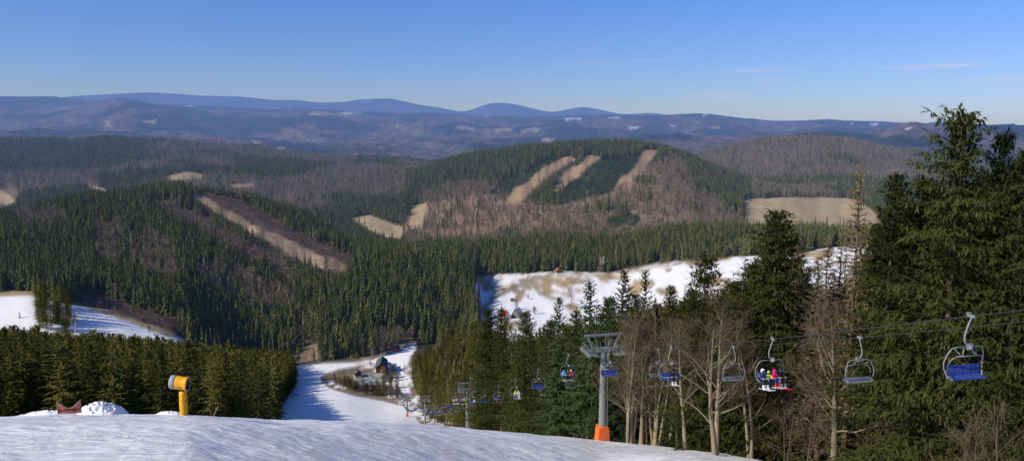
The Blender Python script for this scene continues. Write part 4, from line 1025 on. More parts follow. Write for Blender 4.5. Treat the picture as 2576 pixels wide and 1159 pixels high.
# --- stands: sampled on the ground, trees kept while seen past nearer ones, hidden edge ones for their shadow
class Screen:
    def __init__(s): s.top = np.full(1600, 9999.0)
    def bins(s, px, w):
        b0 = int((px - w + 400) / 2.2); b1 = int((px + w + 400) / 2.2); return max(0, b0), min(1600, b1 + 1)
    def test(s, x, y, z, H, wide):
        px, rt = survey(x / y, (z + H) / y); w = wide / y * F
        b0, b1 = s.bins(float(px), w * .5)
        if b1 <= b0: return False
        ok = float(rt) < s.top[b0:b1].max() - .08 * H / y * F
        if ok:
            c0, c1 = s.bins(float(px), w * .75)
            _, rm = survey(x / y, (z + .62 * H) / y)
            s.top[c0:c1] = np.minimum(s.top[c0:c1], float(rm))
        return ok

spr, bare = [], []
scr = Screen()
# stand on the left of the lower piste
ENVL = ([-300, 0, 200, 330, 480, 600, 690, 745], [815, 822, 828, 838, 850, 868, 880, 888])
x, y = scatter(80, 712, 3.4, -.80, -.17, seed=201)
z = ground(x, y); px, row = survey(x / y, z / y)
c = grid_class(x, y)
ok = (c == FLOOR) & (px < 744) & (px > -200) & (y > np.interp(px, [-300, 600, 745], [84, 88, 110]))
for i in np.argsort(y):
    if not ok[i]: continue
    X, Y, Zz = x[i], y[i], z[i]
    top = np.interp(px[i], *ENVL) + abs(RNG.normal(0, 17)) - 3 - (RNG.uniform(4, 16) if RNG.random() < .10 else 0)
    _, s_ = ray(px[i], top); Hc = float(s_) * Y - Zz
    H = min(RNG.uniform(12, 18.5) if Y < 260 else RNG.uniform(20, 27), Hc)  # farther trees made taller to lengthen their shadow on the piste
    if H < 6: continue
    near_edge = px[i] > np.interp(row[i], [900, 1056], [705, 650])
    if scr.test(X, Y, Zz, H, H * .16) or (near_edge and Y > 300 and RNG.random() < .75):
        spr.append((H / Y, X, Y, H, 'L'))
# woods along the lift
ENVR = ([1040, 1080, 1150, 1200, 1240, 1300, 1350, 1400, 1480, 1530, 1600, 1700, 1800, 1900, 2000, 2100, 2180, 2260, 2400, 2576, 2700], [868, 812, 785, 778, 785, 782, 780, 768, 738, 742, 735, 730, 715, 690, 700, 720, 620, 480, 470, 420, 420])
scr2 = Screen()
x, y = scatter(70, 640, 4.1, -.20, .80, seed=202)
z = ground(x, y); px, row = survey(x / y, z / y)
lx = 31.9 - .207 * y
off = x - lx
ok = (off > np.interp(y, [60, 110, 200, 400, 640], [9, 9, 9, 10, 14])) & (off < np.interp(y, [70, 250, 640], [75, 60, 60])) & (y > np.interp(px, [1200, 1516, 1700, 1950, 2200, 2576], [100, 108, 96, 76, 66, 62]))
for i in np.argsort(y):
    if not ok[i]: continue
    X, Y, Zz = x[i], y[i], z[i]
    top = np.interp(px[i], *ENVR) + abs(RNG.normal(0, 28))
    _, s_ = ray(px[i], top); Hc = float(s_) * Y - Zz
    H = min(RNG.uniform(16, 27), Hc)
    if H < 5: continue
    if scr2.test(X, Y, Zz, H, H * .15):
        if RNG.random() < (.30 if Y < 130 else .16): bare.append((H / Y, X, Y, H))
        else: spr.append((H / Y, X, Y, H, 'R'))
# group on the left meadow
for k in range(40):
    px_ = RNG.uniform(92, 176); row_ = RNG.uniform(790, 832) if k > 12 else RNG.uniform(760, 790); px_ += (row_ - 800) * .15
    p = on_ground(px_, row_, 480, 700); H = RNG.uniform(15, 25) * (1 if abs(px_ - 128) < 28 else .75); spr.append((9 if k < 36 else H / p.y, p.x, p.y, H, 'M'))
spr.sort(key=lambda q: -q[0])
N_OWN = 300 - 50
LABS = {'L': ('dark green spruce in the dense stand left of the lower piste', 'spruces of the stand left of the lower piste'),
        'R': ('green spruce in the wood along the right side of the chairlift', 'spruces along the right side of the chairlift'),
        'M': ('dark spruce in the clump standing on the shaded left snow meadow', 'spruces of the clump on the left meadow')}
for (q, X, Y, H, s_) in spr[:N_OWN]:
    lab, grp = LABS[s_]
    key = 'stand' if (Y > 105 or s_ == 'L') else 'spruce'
    if s_ == 'R' and RNG.random() < .25: key = 'fir'
    tree(key, 'fir_tree' if key == 'fir' else 'spruce_tree', lab if key != 'fir' else 'dark fir in the wood along the right side of the chairlift', 'fir' if key == 'fir' else 'spruce', X, Y, H, wide=RNG.uniform(.9, 1.2), group=grp if key != 'fir' else 'firs along the right side of the chairlift')
rest = [q for q in spr[N_OWN:]]
print('spruces single', min(len(spr), N_OWN), 'rest', len(rest), 'bare', len(bare))
bare.sort(key=lambda q: -q[0])
for (q, X, Y, H) in bare[:110]:
    key = ['beech', 'clump', 'brush', 'beech', 'brush'][RNG.integers(0, 5)] if Y < 170 else ['beech', 'brush'][RNG.integers(0, 2)]
    Hh = H if key != 'brush' else H * .7
    tree(key, 'bare_tree', 'bare brown broadleaf among the spruces along the right side of the chairlift', 'bare tree', X, Y, Hh, group='bare trees along the right side of the chairlift')
# slope above the lift wood, behind the front trees
x, y = scatter(140, 760, 5.6, -.15, .80, seed=203)
z = ground(x, y); px, row = survey(x / y, z / y); off = x - (31.9 - .207 * y)
top = np.interp(px, *ENVR) + np.abs(RNG.normal(0, 24, len(x))); _, s_ = ray(px, top)
H = np.minimum(RNG.uniform(19, 31, len(x)), s_ * y - z)
for i in np.where((off > 45) & (H > 6) & (grid_class(x, y) == FLOOR) & ((y < 690) | (px > 1500)))[0]: rest.append((0, x[i], y[i], H[i], 'B'))
if rest:
    r_ = np.array([(q[1], q[2], ground(q[1], q[2]) - .3, q[3]) for q in rest])
    kd = pick('fine', len(r_)); uu = RNG.random(len(r_)); rs = r_[:, 0] > (31.9 - .207 * r_[:, 1])
    kd[rs & (uu < .14)] = pick('bare', int((rs & (uu < .14)).sum())); kd[rs & (uu > .93)] = pick('larch', int((rs & (uu > .93)).sum()))
    plant('forest', r_[:, :3], kd, r_[:, 3] / 22.0, 'remaining dark spruces deeper in the stands on both sides of the lower piste')
# ------------------------------------------------------------------ chairlift
M_GALV = paint('galvanised_steel', (.245, .26, .255), .5, .25, var=.16, nscale=3, spec=.5)
M_GALV_D = paint('dull_steel', (.22, .23, .235), .6, .3, var=.2, nscale=4, spec=.4)
M_RUBBER = paint('black_rubber', (.018, .018, .02), .8, var=.2)
M_ROPE = paint('steel_rope', (.055, .060, .065), .55, .5, var=.2)
M_ORANGE = paint('orange_pad', (.88, .15, .022), .6, var=.10, nscale=2, bump=.2)
M_BLUE = paint('blue_seat_vinyl', (.040, .070, .30), .42, var=.14, nscale=5, spec=.45)
M_PLATE = paint('white_number_plate', (.80, .80, .80), .5, var=.04)
M_INK = paint('dark_lettering', (.03, .03, .05), .6, var=.05)
M_YELLOW = paint('yellow_cover', (.86, .42, .008), .5, var=.12, nscale=2, bump=.25)
M_HOOD = paint('grey_hood_cloth', (.33, .36, .37), .8, var=.15, bump=.3)
M_BLACK = paint('black_steel', (.015, .015, .018), .5, var=.2)

LX0, LXS = 31.9, -.207
GAUGE = 2.5
LDIR = Vector((LXS, 1, 0)).normalized(); LNORM = Vector((LDIR.y, -LDIR.x, 0))
LROT = math.atan2(-LXS, 1.0)      # turn that takes +y onto the lift line
ROPE_ROWS = [(20, 640), (36, 795), (53, 853), (70, 874), (86, 879.5), (97, 878), (104, 893), (121, 930), (138, 954), (155, 969), (172, 979), (189, 984), (206, 983), (217, 978.5)]
_ry = [p[0] for p in ROPE_ROWS]; _rz = []
for y_, r_ in ROPE_ROWS:
    _, s_ = ray(1288 + (LX0 + LXS * y_) / y_ * F, r_); _rz.append(float(s_) * y_)
TOWERS = [97.0, 217.0, 355.0, 483.0, 592.0]
for y_, px_, r_ in [(355, 1068, 1005), (483, 1021.5, 1005.5), (592, 1000, 940), (652, 993, 922)]:
    _, s_ = ray(px_, r_); _ry.append(y_); _rz.append(float(s_) * y_)
def rope_z(y):
    k = np.searchsorted(_ry, y); k = int(np.clip(k, 1, len(_ry) - 1))
    y0, y1 = _ry[k - 1], _ry[k]; t = (y - y0) / (y1 - y0)
    sag = 4 * t * (1 - t) * (y1 - y0) ** 2 * .00022 if y0 >= 217 else 0
    return _rz[k - 1] + (_rz[k] - _rz[k - 1]) * t - sag
def lift_pt(y, side, dz=0.0):
    """point on the rope: side -1 uphill (left), +1 downhill (right)"""
    return Vector((LX0 + LXS * y + side * GAUGE / LDIR.y, y, rope_z(y) + dz))
for side, lab in ((-1, 'steel haul rope of the uphill chairs, left of the pair'), (1, 'steel haul rope of the downhill chairs, right of the pair')):
    mb = MB(); ys = np.concatenate([np.linspace(12, 217, 70), np.linspace(222, 650, 60)])
    pts = []
    for y_ in ys:
        if y_ < 20: p = lift_pt(20, side) + (lift_pt(20, side) - lift_pt(24, side)) * ((20 - y_) / 4.0)
        else: p = lift_pt(y_, side)
        pts.append(p)
    mb.tube(pts, [max(.026, min(.05, y_ * .00022)) for y_ in ys], 6)
    o = mb.build('haul_rope', M_ROPE, smooth=True); tag(o, lab, 'rope')

def make_pylon(y, pad, label, detail=True):
    zr = rope_z(y); x = LX0 + LXS * y; g = ground(x, y)
    if y == 97.0: g = min(g, at(1516, 1106, 97).z)
    H = zr - g
    t = thing('lift_pylon', label, 'pylon', (x, y, g), LROT, 'grey steel pylons of the chairlift' if not detail else None)
    mb = MB(); mb.lathe([(.54, -.6), (.53, 0), (.37, H - .1)], 16)
    mb.box((0, 0, H + .05), (1.15, .8, .42))
    mb.lathe([(.46, H * .55), (.475, H * .55), (.475, H * .555), (.46, H * .555)], 16)
    mb.build('mast', M_GALV, t, smooth=False)
    # cross-head carrying the sheave trains
    mb = MB(); mb.box((0, 0, H - .12), (5.0, .46, .34)); mb.box((0, 0, H + .12), (3.2, .30, .16))
    mb.build('crossarm', M_GALV, t)
    mb = MB(); mb.box((0, 0, H + 1.92), (5.05, .24, .26))
    for s in (-1, 1):
        mb.beam((s * 2.15, 0, H + 1.85), (s * 1.45, 0, H + .1), .34, .16)
        mb.beam((s * 1.2, 0, H + 1.8), (s * .6, .1, H + .2), .07, .07)
        mb.beam((s * 1.5, .25, H + 1.62), (s * .3, .25, H + 1.62), .06, .06)
    mb.build('lifting_frame', M_GALV, t)
    for s in (-1, 1):
        mb = MB()
        for k in range(8):
            yy = -1.75 + k * .5
            M = Matrix.Translation((s * GAUGE, yy, H - .22 - .02 * abs(k - 3.5))) @ Matrix.Rotation(math.pi / 2, 4, 'Y')
            mb.lathe([(.0, -.06), (.22, -.06), (.17, 0), (.22, .06), (0, .06)], 10, M)
        sh = mb.build('sheave_train', M_GALV_D, t)
        mb = MB(); mb.beam((s * (GAUGE - .18), -2.0, H - .18), (s * (GAUGE - .18), 2.0, H - .18), .08, .2); mb.build('sheave_beam', M_GALV, sh)
        # maintenance platform and its rails
        mb = MB()
        mb.box((s * 1.75, 0, H - .42), (1.25, 3.4, .05))
        for yy in (-1.6, -.5, .6, 1.6):
            for xx in (1.18, 2.3):
                mb.tube([(s * xx, yy, H - .4), (s * xx, yy, H + .62)], .028, 5)
        for xx in (1.18, 2.3):
            for zz in (.62, .16): mb.tube([(s * xx, -1.6, H + zz), (s * xx, 1.6, H + zz)], .028, 5)
        for yy in (-1.6, 1.6):
            for zz in (.62, .16): mb.tube([(s * 1.18, yy, H + zz), (s * 2.3, yy, H + zz)], .028, 5)
        for xx in (.55, 1.0):
            mb.tube([(s * xx, -.35, H + .2), (s * xx, -.35, H + 1.15), (s * (xx + .3), -.35, H + 1.28)], .03, 5)
        mb.build('platform', M_GALV, t)
    mb = MB(); top = H + 2.5
    def lad(z): return -(.64 - .19 * z / H) - .16
    for s in (-.19, .19): mb.tube([(s + .22, lad(.3), .3), (s + .22, lad(H), H), (s + .22, lad(H), top)], .032, 5)
    z = .6
    while z < top - .3:
        yy = lad(min(z, H)); mb.tube([(.03, yy, z), (.41, yy, z)], .022, 4); z += .32
    mb.build('ladder', M_GALV, t)
    if pad:
        mb = MB(); mb.prism([(-.86, 0), (.86, 0), (.66, 2.1), (-.66, 2.1)], -.80, .70)
        o = mb.build('crash_pad', M_ORANGE, t, bevel=.06)
    if detail:
        mb = MB(); mb.box((.18, -.72, H * .78), (.6, .06, .55)); mb.build('sign_plate', M_PLATE, t)
        mb = MB()
        ring = [(.18 + .19 * math.cos(a), -.76, H * .78 + .19 * math.sin(a)) for a in np.linspace(0, 6.28, 17)]
        mb.tube(ring, .03, 5); mb.tube([(.05, -.76, H * .78 - .13), (.31, -.76, H * .78 + .13)], .03, 5); mb.build('sign_symbol', M_INK, t)
    return t
make_pylon(97.0, True, 'nearest lift pylon, tall grey column with ladder and bright orange pad at its foot')
make_pylon(217.0, False, 'second lift pylon, grey, rising behind the snow crest in front of brown trees')
make_pylon(355.0, False, 'third lift pylon, small grey mast between the orange-footed one and the second')
make_pylon(483.0, True, 'small far pylon with an orange foot at the lower piste edge', detail=False)
make_pylon(592.0, False, 'tiny far pylon in the white corridor just below the valley station', detail=False)

# chair, modelled about its rope grip, riders facing -y
def chair_parts(up):
    P = {}
    mb = MB()
    mb.tube([(0, 0, .05), (0, 0, -.12), (-.10, .02, -.42), (-.22, .05, -.95), (-.20, .05, -1.22), (-.08, .04, -1.40), (.10, .03, -1.46)], [.042, .042, .046, .05, .05, .05, .055], 10)
    P['hanger'] = (mb.mesh('hanger', M_GALV, True), None)
    mb = MB(); mb.box((0, 0, .02), (.10, .46, .13)); mb.box((.02, .16, .10), (.14, .18, .08)); P['grip'] = (mb.mesh('grip', M_GALV), None)
    mb = MB(); mb.box((.08, .03, -1.5), (.26, .16, .30)); P['joint'] = (mb.mesh('joint', M_GALV), None)
    mb = MB()
    for s in (-1, 1):
        mb.tube([(0.08, .05, -1.55), (s * .62 + .02, .07, -1.52), (s * .84, .10, -1.60), (s * 1.02, .16, -1.92), (s * 1.10, .22, -2.30), (s * 1.07, .22, -2.62), (s * .98, .10, -2.92), (s * .90, -.12, -3.04)], .031, 8)
    mb.tube([(-.98, .22, -2.72), (.98, .22, -2.72)], .035, 6)
    mb.tube([(-.92, -.1, -3.06), (.92, -.1, -3.06)], .035, 6)
    P['frame'] = (mb.mesh('frame', M_GALV, True), None)
    # safety bar
    mb = MB()
    if up == 'raised' or up == 'down':
        for s in (-1, 1):
            mb.tube([(s * .93, .18, -2.45), (s * .86, .02, -2.10), (s * .70, -.10, -1.93)], .026, 6)
            mb.tube([(s * .36, -.10, -1.92), (s * .24, .02, -1.72), (s * .2, .05, -1.56)], .024, 6)
        mb.tube([(-.70, -.10, -1.93), (.70, -.10, -1.93)], .026, 6)
        for s in (-.42, .42): mb.tube([(s, -.10, -1.93), (s * 1.25, .35, -1.62)], .022, 6)
    else:
        for s in (-1, 1): mb.tube([(s * .98, .20, -2.38), (s * .97, -.12, -2.62), (s * .90, -.46, -2.70)], .028, 6)
        mb.tube([(-.9, -.46, -2.70), (.9, -.46, -2.70)], .032, 6)
        for s in (-.44, .44):
            mb.tube([(s, -.46, -2.70), (s, -.60, -3.42)], .028, 6); mb.tube([(s - .3, -.62, -3.42), (s + .3, -.62, -3.42)], .026, 6)
    P['safety_bar'] = (mb.mesh('safety_bar', M_GALV, True), None)
    def pad(c, size, rx):
        b = MB(); b.box((0, 0, 0), size); bm = bmesh.new(); me = b.mesh('pad', M_BLUE); bm.from_mesh(me)
        bmesh.ops.bevel(bm, geom=bm.edges[:], offset=.028, segments=2, affect='EDGES', clamp_overlap=True)
        bmesh.ops.transform(bm, matrix=Matrix.Translation(c) @ Matrix.Rotation(rx, 4, 'X'), verts=bm.verts)
        bm.to_mesh(me); bm.free(); return me
    for k in range(4):
        xx = -.69 + .46 * k
        if up != 'down':
            P['backrest.%d' % k] = (pad((xx, .20, -2.70), (.435, .075, .50), -.10), None)
        P['seat.%d' % k] = (pad((xx, -.10, -2.98 if up != 'down' else -2.97), (.435, .52, .085), .06), None)
    mb = MB()
    if up == 'down':
        mb.box((0, .26, -3.00), (1.92, .09, .16)); mb.box((0, .26, -2.82), (1.92, .05, .05)); mb.box((.1, .235, -2.72), (1.7, .03, .07))
        for s in (-.92, .92): mb.box((s, .2, -2.9), (.05, .5, .06))
    else:
        for k in range(4): mb.box((-.69 + .46 * k, .252, -2.70), (.40, .02, .46), Matrix.Rotation(-.10, 3, 'X'))
        mb.box((0, .16, -3.06), (1.86, .07, .08))
    P['backing'] = (mb.mesh('backing', M_GALV if up == 'down' else M_GALV_D), None)
    if up != 'down':
        mb = MB()
        for s in (-1, 1): mb.tube([(s * .95, .2, -2.62), (s * .95, -.1, -2.80), (s * .93, -.38, -2.96)], .03, 6)
        P['armrest'] = (mb.mesh('armrest', M_RUBBER, True), None)
    return P
CH = {k: chair_parts(k) for k in ('raised', 'lowered', 'down')}
def plain_mesh(kind):
    """the same chair as one mesh, for chairs a few pixels tall"""
    bm = bmesh.new(); mats = [M_GALV, M_GALV_D, M_BLUE, M_RUBBER]
    for nm, (me, _) in CH[kind].items():
        n0 = len(bm.faces); bm.from_mesh(me); bm.faces.ensure_lookup_table(); mi = mats.index(me.materials[0])
        for f in bm.faces[n0:]: f.material_index = mi
    me = bpy.data.meshes.new('far_chair'); bm.to_mesh(me); bm.free()
    for m in mats: me.materials.append(m)
    return me
CHP = {k: plain_mesh(k) for k in CH}
PLATE = MB(); PLATE.box((.08, -.062, -1.52), (.16, .012, .16)); PLATE_ME = PLATE.mesh('number_plate', M_PLATE)
def text_mesh(s, size, mat, name='lettering', ext=.004, bold=0.0):
    cu = bpy.data.curves.new(name, 'FONT'); cu.body = s; cu.size = size; cu.extrude = ext; cu.align_x = 'CENTER'; cu.align_y = 'CENTER'; cu.offset = bold
    ob = bpy.data.objects.new(name, cu); COL.objects.link(ob)
    dg = bpy.context.evaluated_depsgraph_get(); me = bpy.data.meshes.new_from_object(ob.evaluated_get(dg))
    bpy.data.objects.remove(ob); bpy.data.curves.remove(cu)
    me.materials.clear(); me.materials.append(mat); me.name = name; return me
NUM = {n: text_mesh(n, .125, M_INK) for n in ('37', '19', '21', '13')}

def chair(y, side, kind, label, group=None, num=None, sway=0.0):
    p = lift_pt(y, side); rz = LROT + (0 if side < 0 else math.pi)
    if y > 260:
        o = link('lift_chair', CHP[kind]); o.location = p; o.rotation_euler = (0, 0, rz); return tag(o, label, 'chair', group)
    t = thing('lift_chair', label, 'chair', p, rz, group); t.rotation_euler = (sway, 0, rz)
    for nm, (me, _) in CH[kind].items(): link(nm.split('.')[0], me, t)
    pl = link('number_plate', PLATE_ME, t)
    if num:
        n = link('lettering', NUM[num], pl); n.location = (.08, -.071, -1.52); n.rotation_euler = (math.pi / 2, 0, 0)
    return t

# ------------------------------------------------------------------ people
M_SKIN = paint('skin', (.52, .33, .24), .6, var=.08)
CLOTH = {}
def cloth(name, col):
    if name not in CLOTH: CLOTH[name] = paint('cloth_' + name, col, .8, var=.14, nscale=7, bump=.2, spec=.2)
    return CLOTH[name]
C_ = {'white': (.78, .78, .80), 'navy': (.035, .055, .17), 'black': (.016, .017, .022), 'dark_blue': (.020, .028, .075), 'neon': (.62, .85, .02), 'pink': (.85, .02, .20),
      'blue': (.02, .16, .75), 'light_blue': (.16, .42, .80), 'red': (.70, .025, .03), 'green': (.02, .42, .06), 'yellow': (.62, .45, .05), 'grey': (.25, .26, .28), 'orange': (.80, .22, .03), 'teal': (.03, .25, .33), 'purple': (.16, .05, .30)}
for k_, v_ in C_.items(): cloth(k_, v_)

def skin_mesh(name, joints, edges, mat, sub=1, root=0):
    me = bpy.data.meshes.new(name); me.from_pydata([j[0] for j in joints], edges, [])
    o = bpy.data.objects.new(name, me); COL.objects.link(o)
    md = o.modifiers.new('skin', 'SKIN'); md.use_smooth_shade = True
    sv = me.skin_vertices[0].data
    for i, j in enumerate(joints):
        r = j[1]; sv[i].radius = (r, r) if not isinstance(r, tuple) else r
    sv[root].use_root = True
    sb = o.modifiers.new('sub', 'SUBSURF'); sb.levels = sub; sb.render_levels = sub
    dg = bpy.context.evaluated_depsgraph_get(); m2 = bpy.data.meshes.new_from_object(o.evaluated_get(dg))
    bpy.data.objects.remove(o); bpy.data.meshes.remove(me)
    m2.name = name; m2.materials.clear(); m2.materials.append(mat)
    m2.polygons.foreach_set('use_smooth', [True] * len(m2.polygons)); return m2

def hand_bits(w, fwd, s):
    """palm and five curled fingers leaving the wrist w"""
    w = Vector(w); J = []; E = []
    J.append((w + Vector((0, fwd * .05, -.005)), .026)); J.append((w + Vector((0, fwd * .085, -.015)), .027))
    E += [(-1, 0), (0, 1)]
    for k, ln in enumerate((.034, .04, .037, .029)):
        b = w + Vector((s * (-.024 + .016 * k), fwd * .10, -.018)); i = len(J)
        J.append((b, .0095)); J.append((b + Vector((0, fwd * ln * .7, -.022)), .009)); J.append((b + Vector((0, fwd * ln * .5, -.05)), .008))
        E += [(1, i), (i, i + 1), (i + 1, i + 2)]
    i = len(J); J.append((w + Vector((-s * .034, fwd * .055, -.012)), .011)); J.append((w + Vector((-s * .042, fwd * .088, -.036)), .0095)); E += [(0, i), (i, i + 1)]
    return J, E

def figure(pose):
    """meshes of a skier about the hip point: seated on a chair or standing on skis"""
    M = {}
    if pose == 'sit':
        hip, chest, neck, head = (0, 0, .10), (0, .04, .40), (0, .03, .58), (0, -.02, .70)
        kn = lambda s: (s * .13, -.44, .08); an = lambda s: (s * .14, -.50, -.34)
        sh = lambda s: (s * .19, .03, .50); el = lambda s: (s * .26, -.12, .27); wr = lambda s: (s * .19, -.36, .28)
        foot = lambda s: Vector((s * .14, -.50, -.40)); ski_tilt = -.20
    else:
        hip, chest, neck, head = (0, 0, .92), (0, -.06, 1.22), (0, -.09, 1.42), (0, -.13, 1.55)
        kn = lambda s: (s * .12, -.10, .50); an = lambda s: (s * .13, .02, .14)
        sh = lambda s: (s * .19, -.07, 1.33); el = lambda s: (s * .27, -.10, 1.08); wr = lambda s: (s * .24, -.34, 1.05)
        foot = lambda s: Vector((s * .13, .02, .08)); ski_tilt = 0.0
    # body: one continuous surface with head, arms, hands and legs
    J = [(hip, .10), (chest, .115), (neck, .05), (head, .088), (tuple(Vector(head) + Vector((0, -.01, .08))), .075)]
    E = [(0, 1), (1, 2), (2, 3), (3, 4)]
    for s in (-1, 1):
        i = len(J); J += [(sh(s), .055), (el(s), .045), (wr(s), .032)]; E += [(1, i), (i, i + 1), (i + 1, i + 2)]
        HJ, HE = hand_bits(wr(s), -1, s); b = len(J); J += HJ
        E += [((i + 2 if a < 0 else a + b), c + b) for a, c in HE]
        i = len(J); J += [((s * .09, hip[1], hip[2]), .085), (kn(s), .062), (an(s), .045), (tuple(foot(s) + Vector((0, -.12, -.03))), .04)]; E += [(0, i), (i, i + 1), (i + 1, i + 2), (i + 2, i + 3)]
    M['body'] = skin_mesh('body', J, E, M_SKIN, 1)
    # face: nose and eye sockets are under goggles; nose and ears added to the body mesh stay hidden by the helmet
    Jk = [(hip, .135), (tuple((Vector(hip) + Vector(chest)) / 2), .145), (chest, .16), (tuple(Vector(neck) + Vector((0, 0, -.01))), .078)]
    Ek = [(0, 1), (1, 2), (2, 3)]
    for s in (-1, 1):
        i = len(Jk); Jk += [(sh(s), .082), (el(s), .068), (tuple(Vector(wr(s)) * .96 + Vector(el(s)) * .04), .050)]; Ek += [(2, i), (i, i + 1), (i + 1, i + 2)]
    M['jacket'] = skin_mesh('jacket', Jk, Ek, M_SKIN, 1)
    Jt = [(hip, .14)]; Et = []
    for s in (-1, 1):
        i = len(Jt); Jt += [((s * .10, hip[1] - .02, hip[2] - .01), .105), (kn(s), .085), (tuple(Vector(an(s)) * .9 + Vector(kn(s)) * .1), .075)]; Et += [(0, i), (i, i + 1), (i + 1, i + 2)]
    M['trousers'] = skin_mesh('trousers', Jt, Et, M_SKIN, 1)
    hd = Vector(head)
    mb = MB(); T = Matrix.Translation(hd + Vector((0, .015, .045)))
    mb.lathe([(.128, -.03), (.134, .02), (.122, .075), (.085, .115), (.035, .133), (.001, .136)], 14, T)
    mb.lathe([(.128, -.03), (.112, -.03)], 14, T)
    for s in (-1, 1): mb.box(hd + Vector((s * .112, .02, -.02)), (.035, .10, .12))
    M['helmet'] = mb.mesh('helmet', M_SKIN, True)
    mb = MB(); mb.box(hd + Vector((0, -.098, .045)), (.17, .05, .075)); M['goggles'] = mb.mesh('goggles', M_BLACK)
    mb = MB()
    for s in (-1, 1):
        f = foot(s); mb.box(f + Vector((0, -.06, 0)), (.11, .30, .10)); mb.box(f + Vector((0, .03, .13)), (.12, .15, .24), Matrix.Rotation(.12, 3, 'X'))
    M['boots'] = mb.mesh('boots', M_SKIN)
    for s, k in ((-1, 'ski.0'), (1, 'ski.1')):
        mb = MB(); f = foot(s); R = Matrix.Rotation(ski_tilt, 3, 'X')
        c = f + Vector((0, -.06, -.065))
        pts = [(-.72, .0), (.70, 0), (.84, .03), (.92, .10)]
        for (a, za), (b, zb) in zip(pts[:-1], pts[1:]):
            mb.beam(c + R @ Vector((0, -a, za)), c + R @ Vector((0, -b, zb)), .085, .018)
        M[k] = mb.mesh('ski', M_SKIN)
    for s, k in ((-1, 'pole.0'), (1, 'pole.1')):
        mb = MB(); w = Vector(wr(s)) + Vector((0, -.09, -.02))
        d = Vector((s * .04, .18, -1.0)).normalized() if pose == 'stand' else Vector((-s * .10, .30, -.75)).normalized()
        mb.tube([w - d * .12, w + d * (1.0 if pose == 'stand' else .75)], .011, 5); M[k] = mb.mesh('ski_pole', M_SKIN)
    return M
FIG = {k: figure(k) for k in ('sit', 'stand')}
def person(pose, parent_pt, rz, jacket, trousers, helmet, label, boots='black', ski='red', scale=1.0, group=None, poles=True):
    t = thing('person', label, 'person', parent_pt, rz, group); t.scale = (scale,) * 3
    cm = {'jacket': jacket, 'trousers': trousers, 'helmet': helmet, 'boots': boots, 'ski': ski, 'ski_pole': 'grey'}
    for k, me in FIG[pose].items():
        nm = k.split('.')[0].replace('pole', 'ski_pole') if k.startswith('pole') else k.split('.')[0]
        if nm == 'ski_pole' and not poles: continue
        o = link(nm, me, t)
        if nm in cm: o.material_slots[0].link = 'OBJECT'; o.material_slots[0].material = CLOTH[cm[nm]]
    return t
def ride(y, slot, jacket, trousers, helmet, label, **kw):
    p = lift_pt(y, -1); R = Matrix.Rotation(LROT, 3, 'Z')
    q = Vector(p) + R @ Vector((-.69 + .46 * slot, -.02, -2.95))
    return person('sit', q, LROT + RNG.normal(0, .08), jacket, trousers, helmet, label, poles=RNG.random() < .5, **kw)

# uphill chairs (riders face the camera) and downhill chairs (seen from behind)
UP = [36 + 17 * k for k in range(36)]
UPL = {0: ('raised', 'empty blue four-seat chair nearest the camera, white plate 37 on its hanger joint', '37'),
       1: ('lowered', 'blue-seated chair carrying a row of four skiers, one in pink', '19'),
       2: ('lowered', 'blue-seated chair carrying one skier dressed in black', '21'),
       3: ('raised', 'empty blue chair hanging right behind the nearest pylon ladder', None),
       4: ('lowered', 'chair with three small skiers left of the nearest pylon', None),
       5: ('raised', 'empty blue chair overlapped by a grey downhill chair, left of three skiers', None),
       6: ('lowered', 'chair with a lime-green and a white skier between the two nearest pylons', None),
       7: ('lowered', 'chair with one dark skier whose skis are orange', None),
       8: ('raised', 'plain empty blue chair just below the dark skier with orange skis', None),
       9: ('lowered', 'chair with a single white-jacketed skier right of the second pylon', None),
       10: ('lowered', 'chair with a blue, a lime and a green skier crossing the second pylon mast', None),
       11: ('lowered', 'chair with yellow-jacketed skiers just left of the second pylon', None)}
DOWN = [51.5 + 17.15 * k for k in range(35)]
DNL = {0: 'empty grey downhill chair hanging in front of the leaning pale trunk', 1: 'empty grey downhill chair in front of the forked beech',
       2: 'empty grey downhill chair partly behind the black-clad skier chair', 3: 'empty downhill chair whose grey frame shows over the blue chair at the pylon',
       4: 'grey downhill chair hanging just under the three small skiers', 5: 'grey downhill chair overlapping the empty blue chair left of three skiers'}
for k, y_ in enumerate(UP):
    if y_ > 640: continue
    if k in UPL: chair(y_, -1, UPL[k][0], UPL[k][1], num=UPL[k][2], sway=.02)
    else: chair(y_, -1, 'lowered' if k % 3 else 'raised', 'small blue-seated uphill chair in the distant row below the second pylon', 'distant uphill chairs')
for k, y_ in enumerate(DOWN):
    if y_ > 640: continue
    if k in DNL: chair(y_, 1, 'down', DNL[k], num='13' if k == 0 else None)
    else: chair(y_, 1, 'down', 'small empty grey downhill chair in the distant row left of the three skiers', 'distant downhill chairs')
ride(UP[1], 0, 'navy', 'black', 'white', 'skier in navy jacket with white sleeve stripe and white helmet, left end of the four', boots='white', ski='white')
ride(UP[1], 1, 'neon', 'dark_blue', 'neon', 'child in neon yellow jacket and helmet beside the pink-clad skier', boots='black', ski='white', scale=.78)
ride(UP[1], 2, 'pink', 'navy', 'pink', 'skier in bright pink jacket and pink helmet', boots='red', ski='white', scale=.88)
ride(UP[1], 3, 'black', 'black', 'black', 'skier all in black at the right end of the row of four', boots='grey', ski='red')
ride(UP[2], 1.9, 'black', 'black', 'black', 'single skier in black riding alone on the blue chair', boots='white', ski='white')
ride(UP[4], 0.1, 'light_blue', 'dark_blue', 'light_blue', 'skier in pale blue jacket, left of the three on one chair', boots='grey', ski='white')
ride(UP[4], 1.4, 'navy', 'black', 'green', 'skier in dark jacket and green helmet in the middle of three', ski='white', scale=.9)
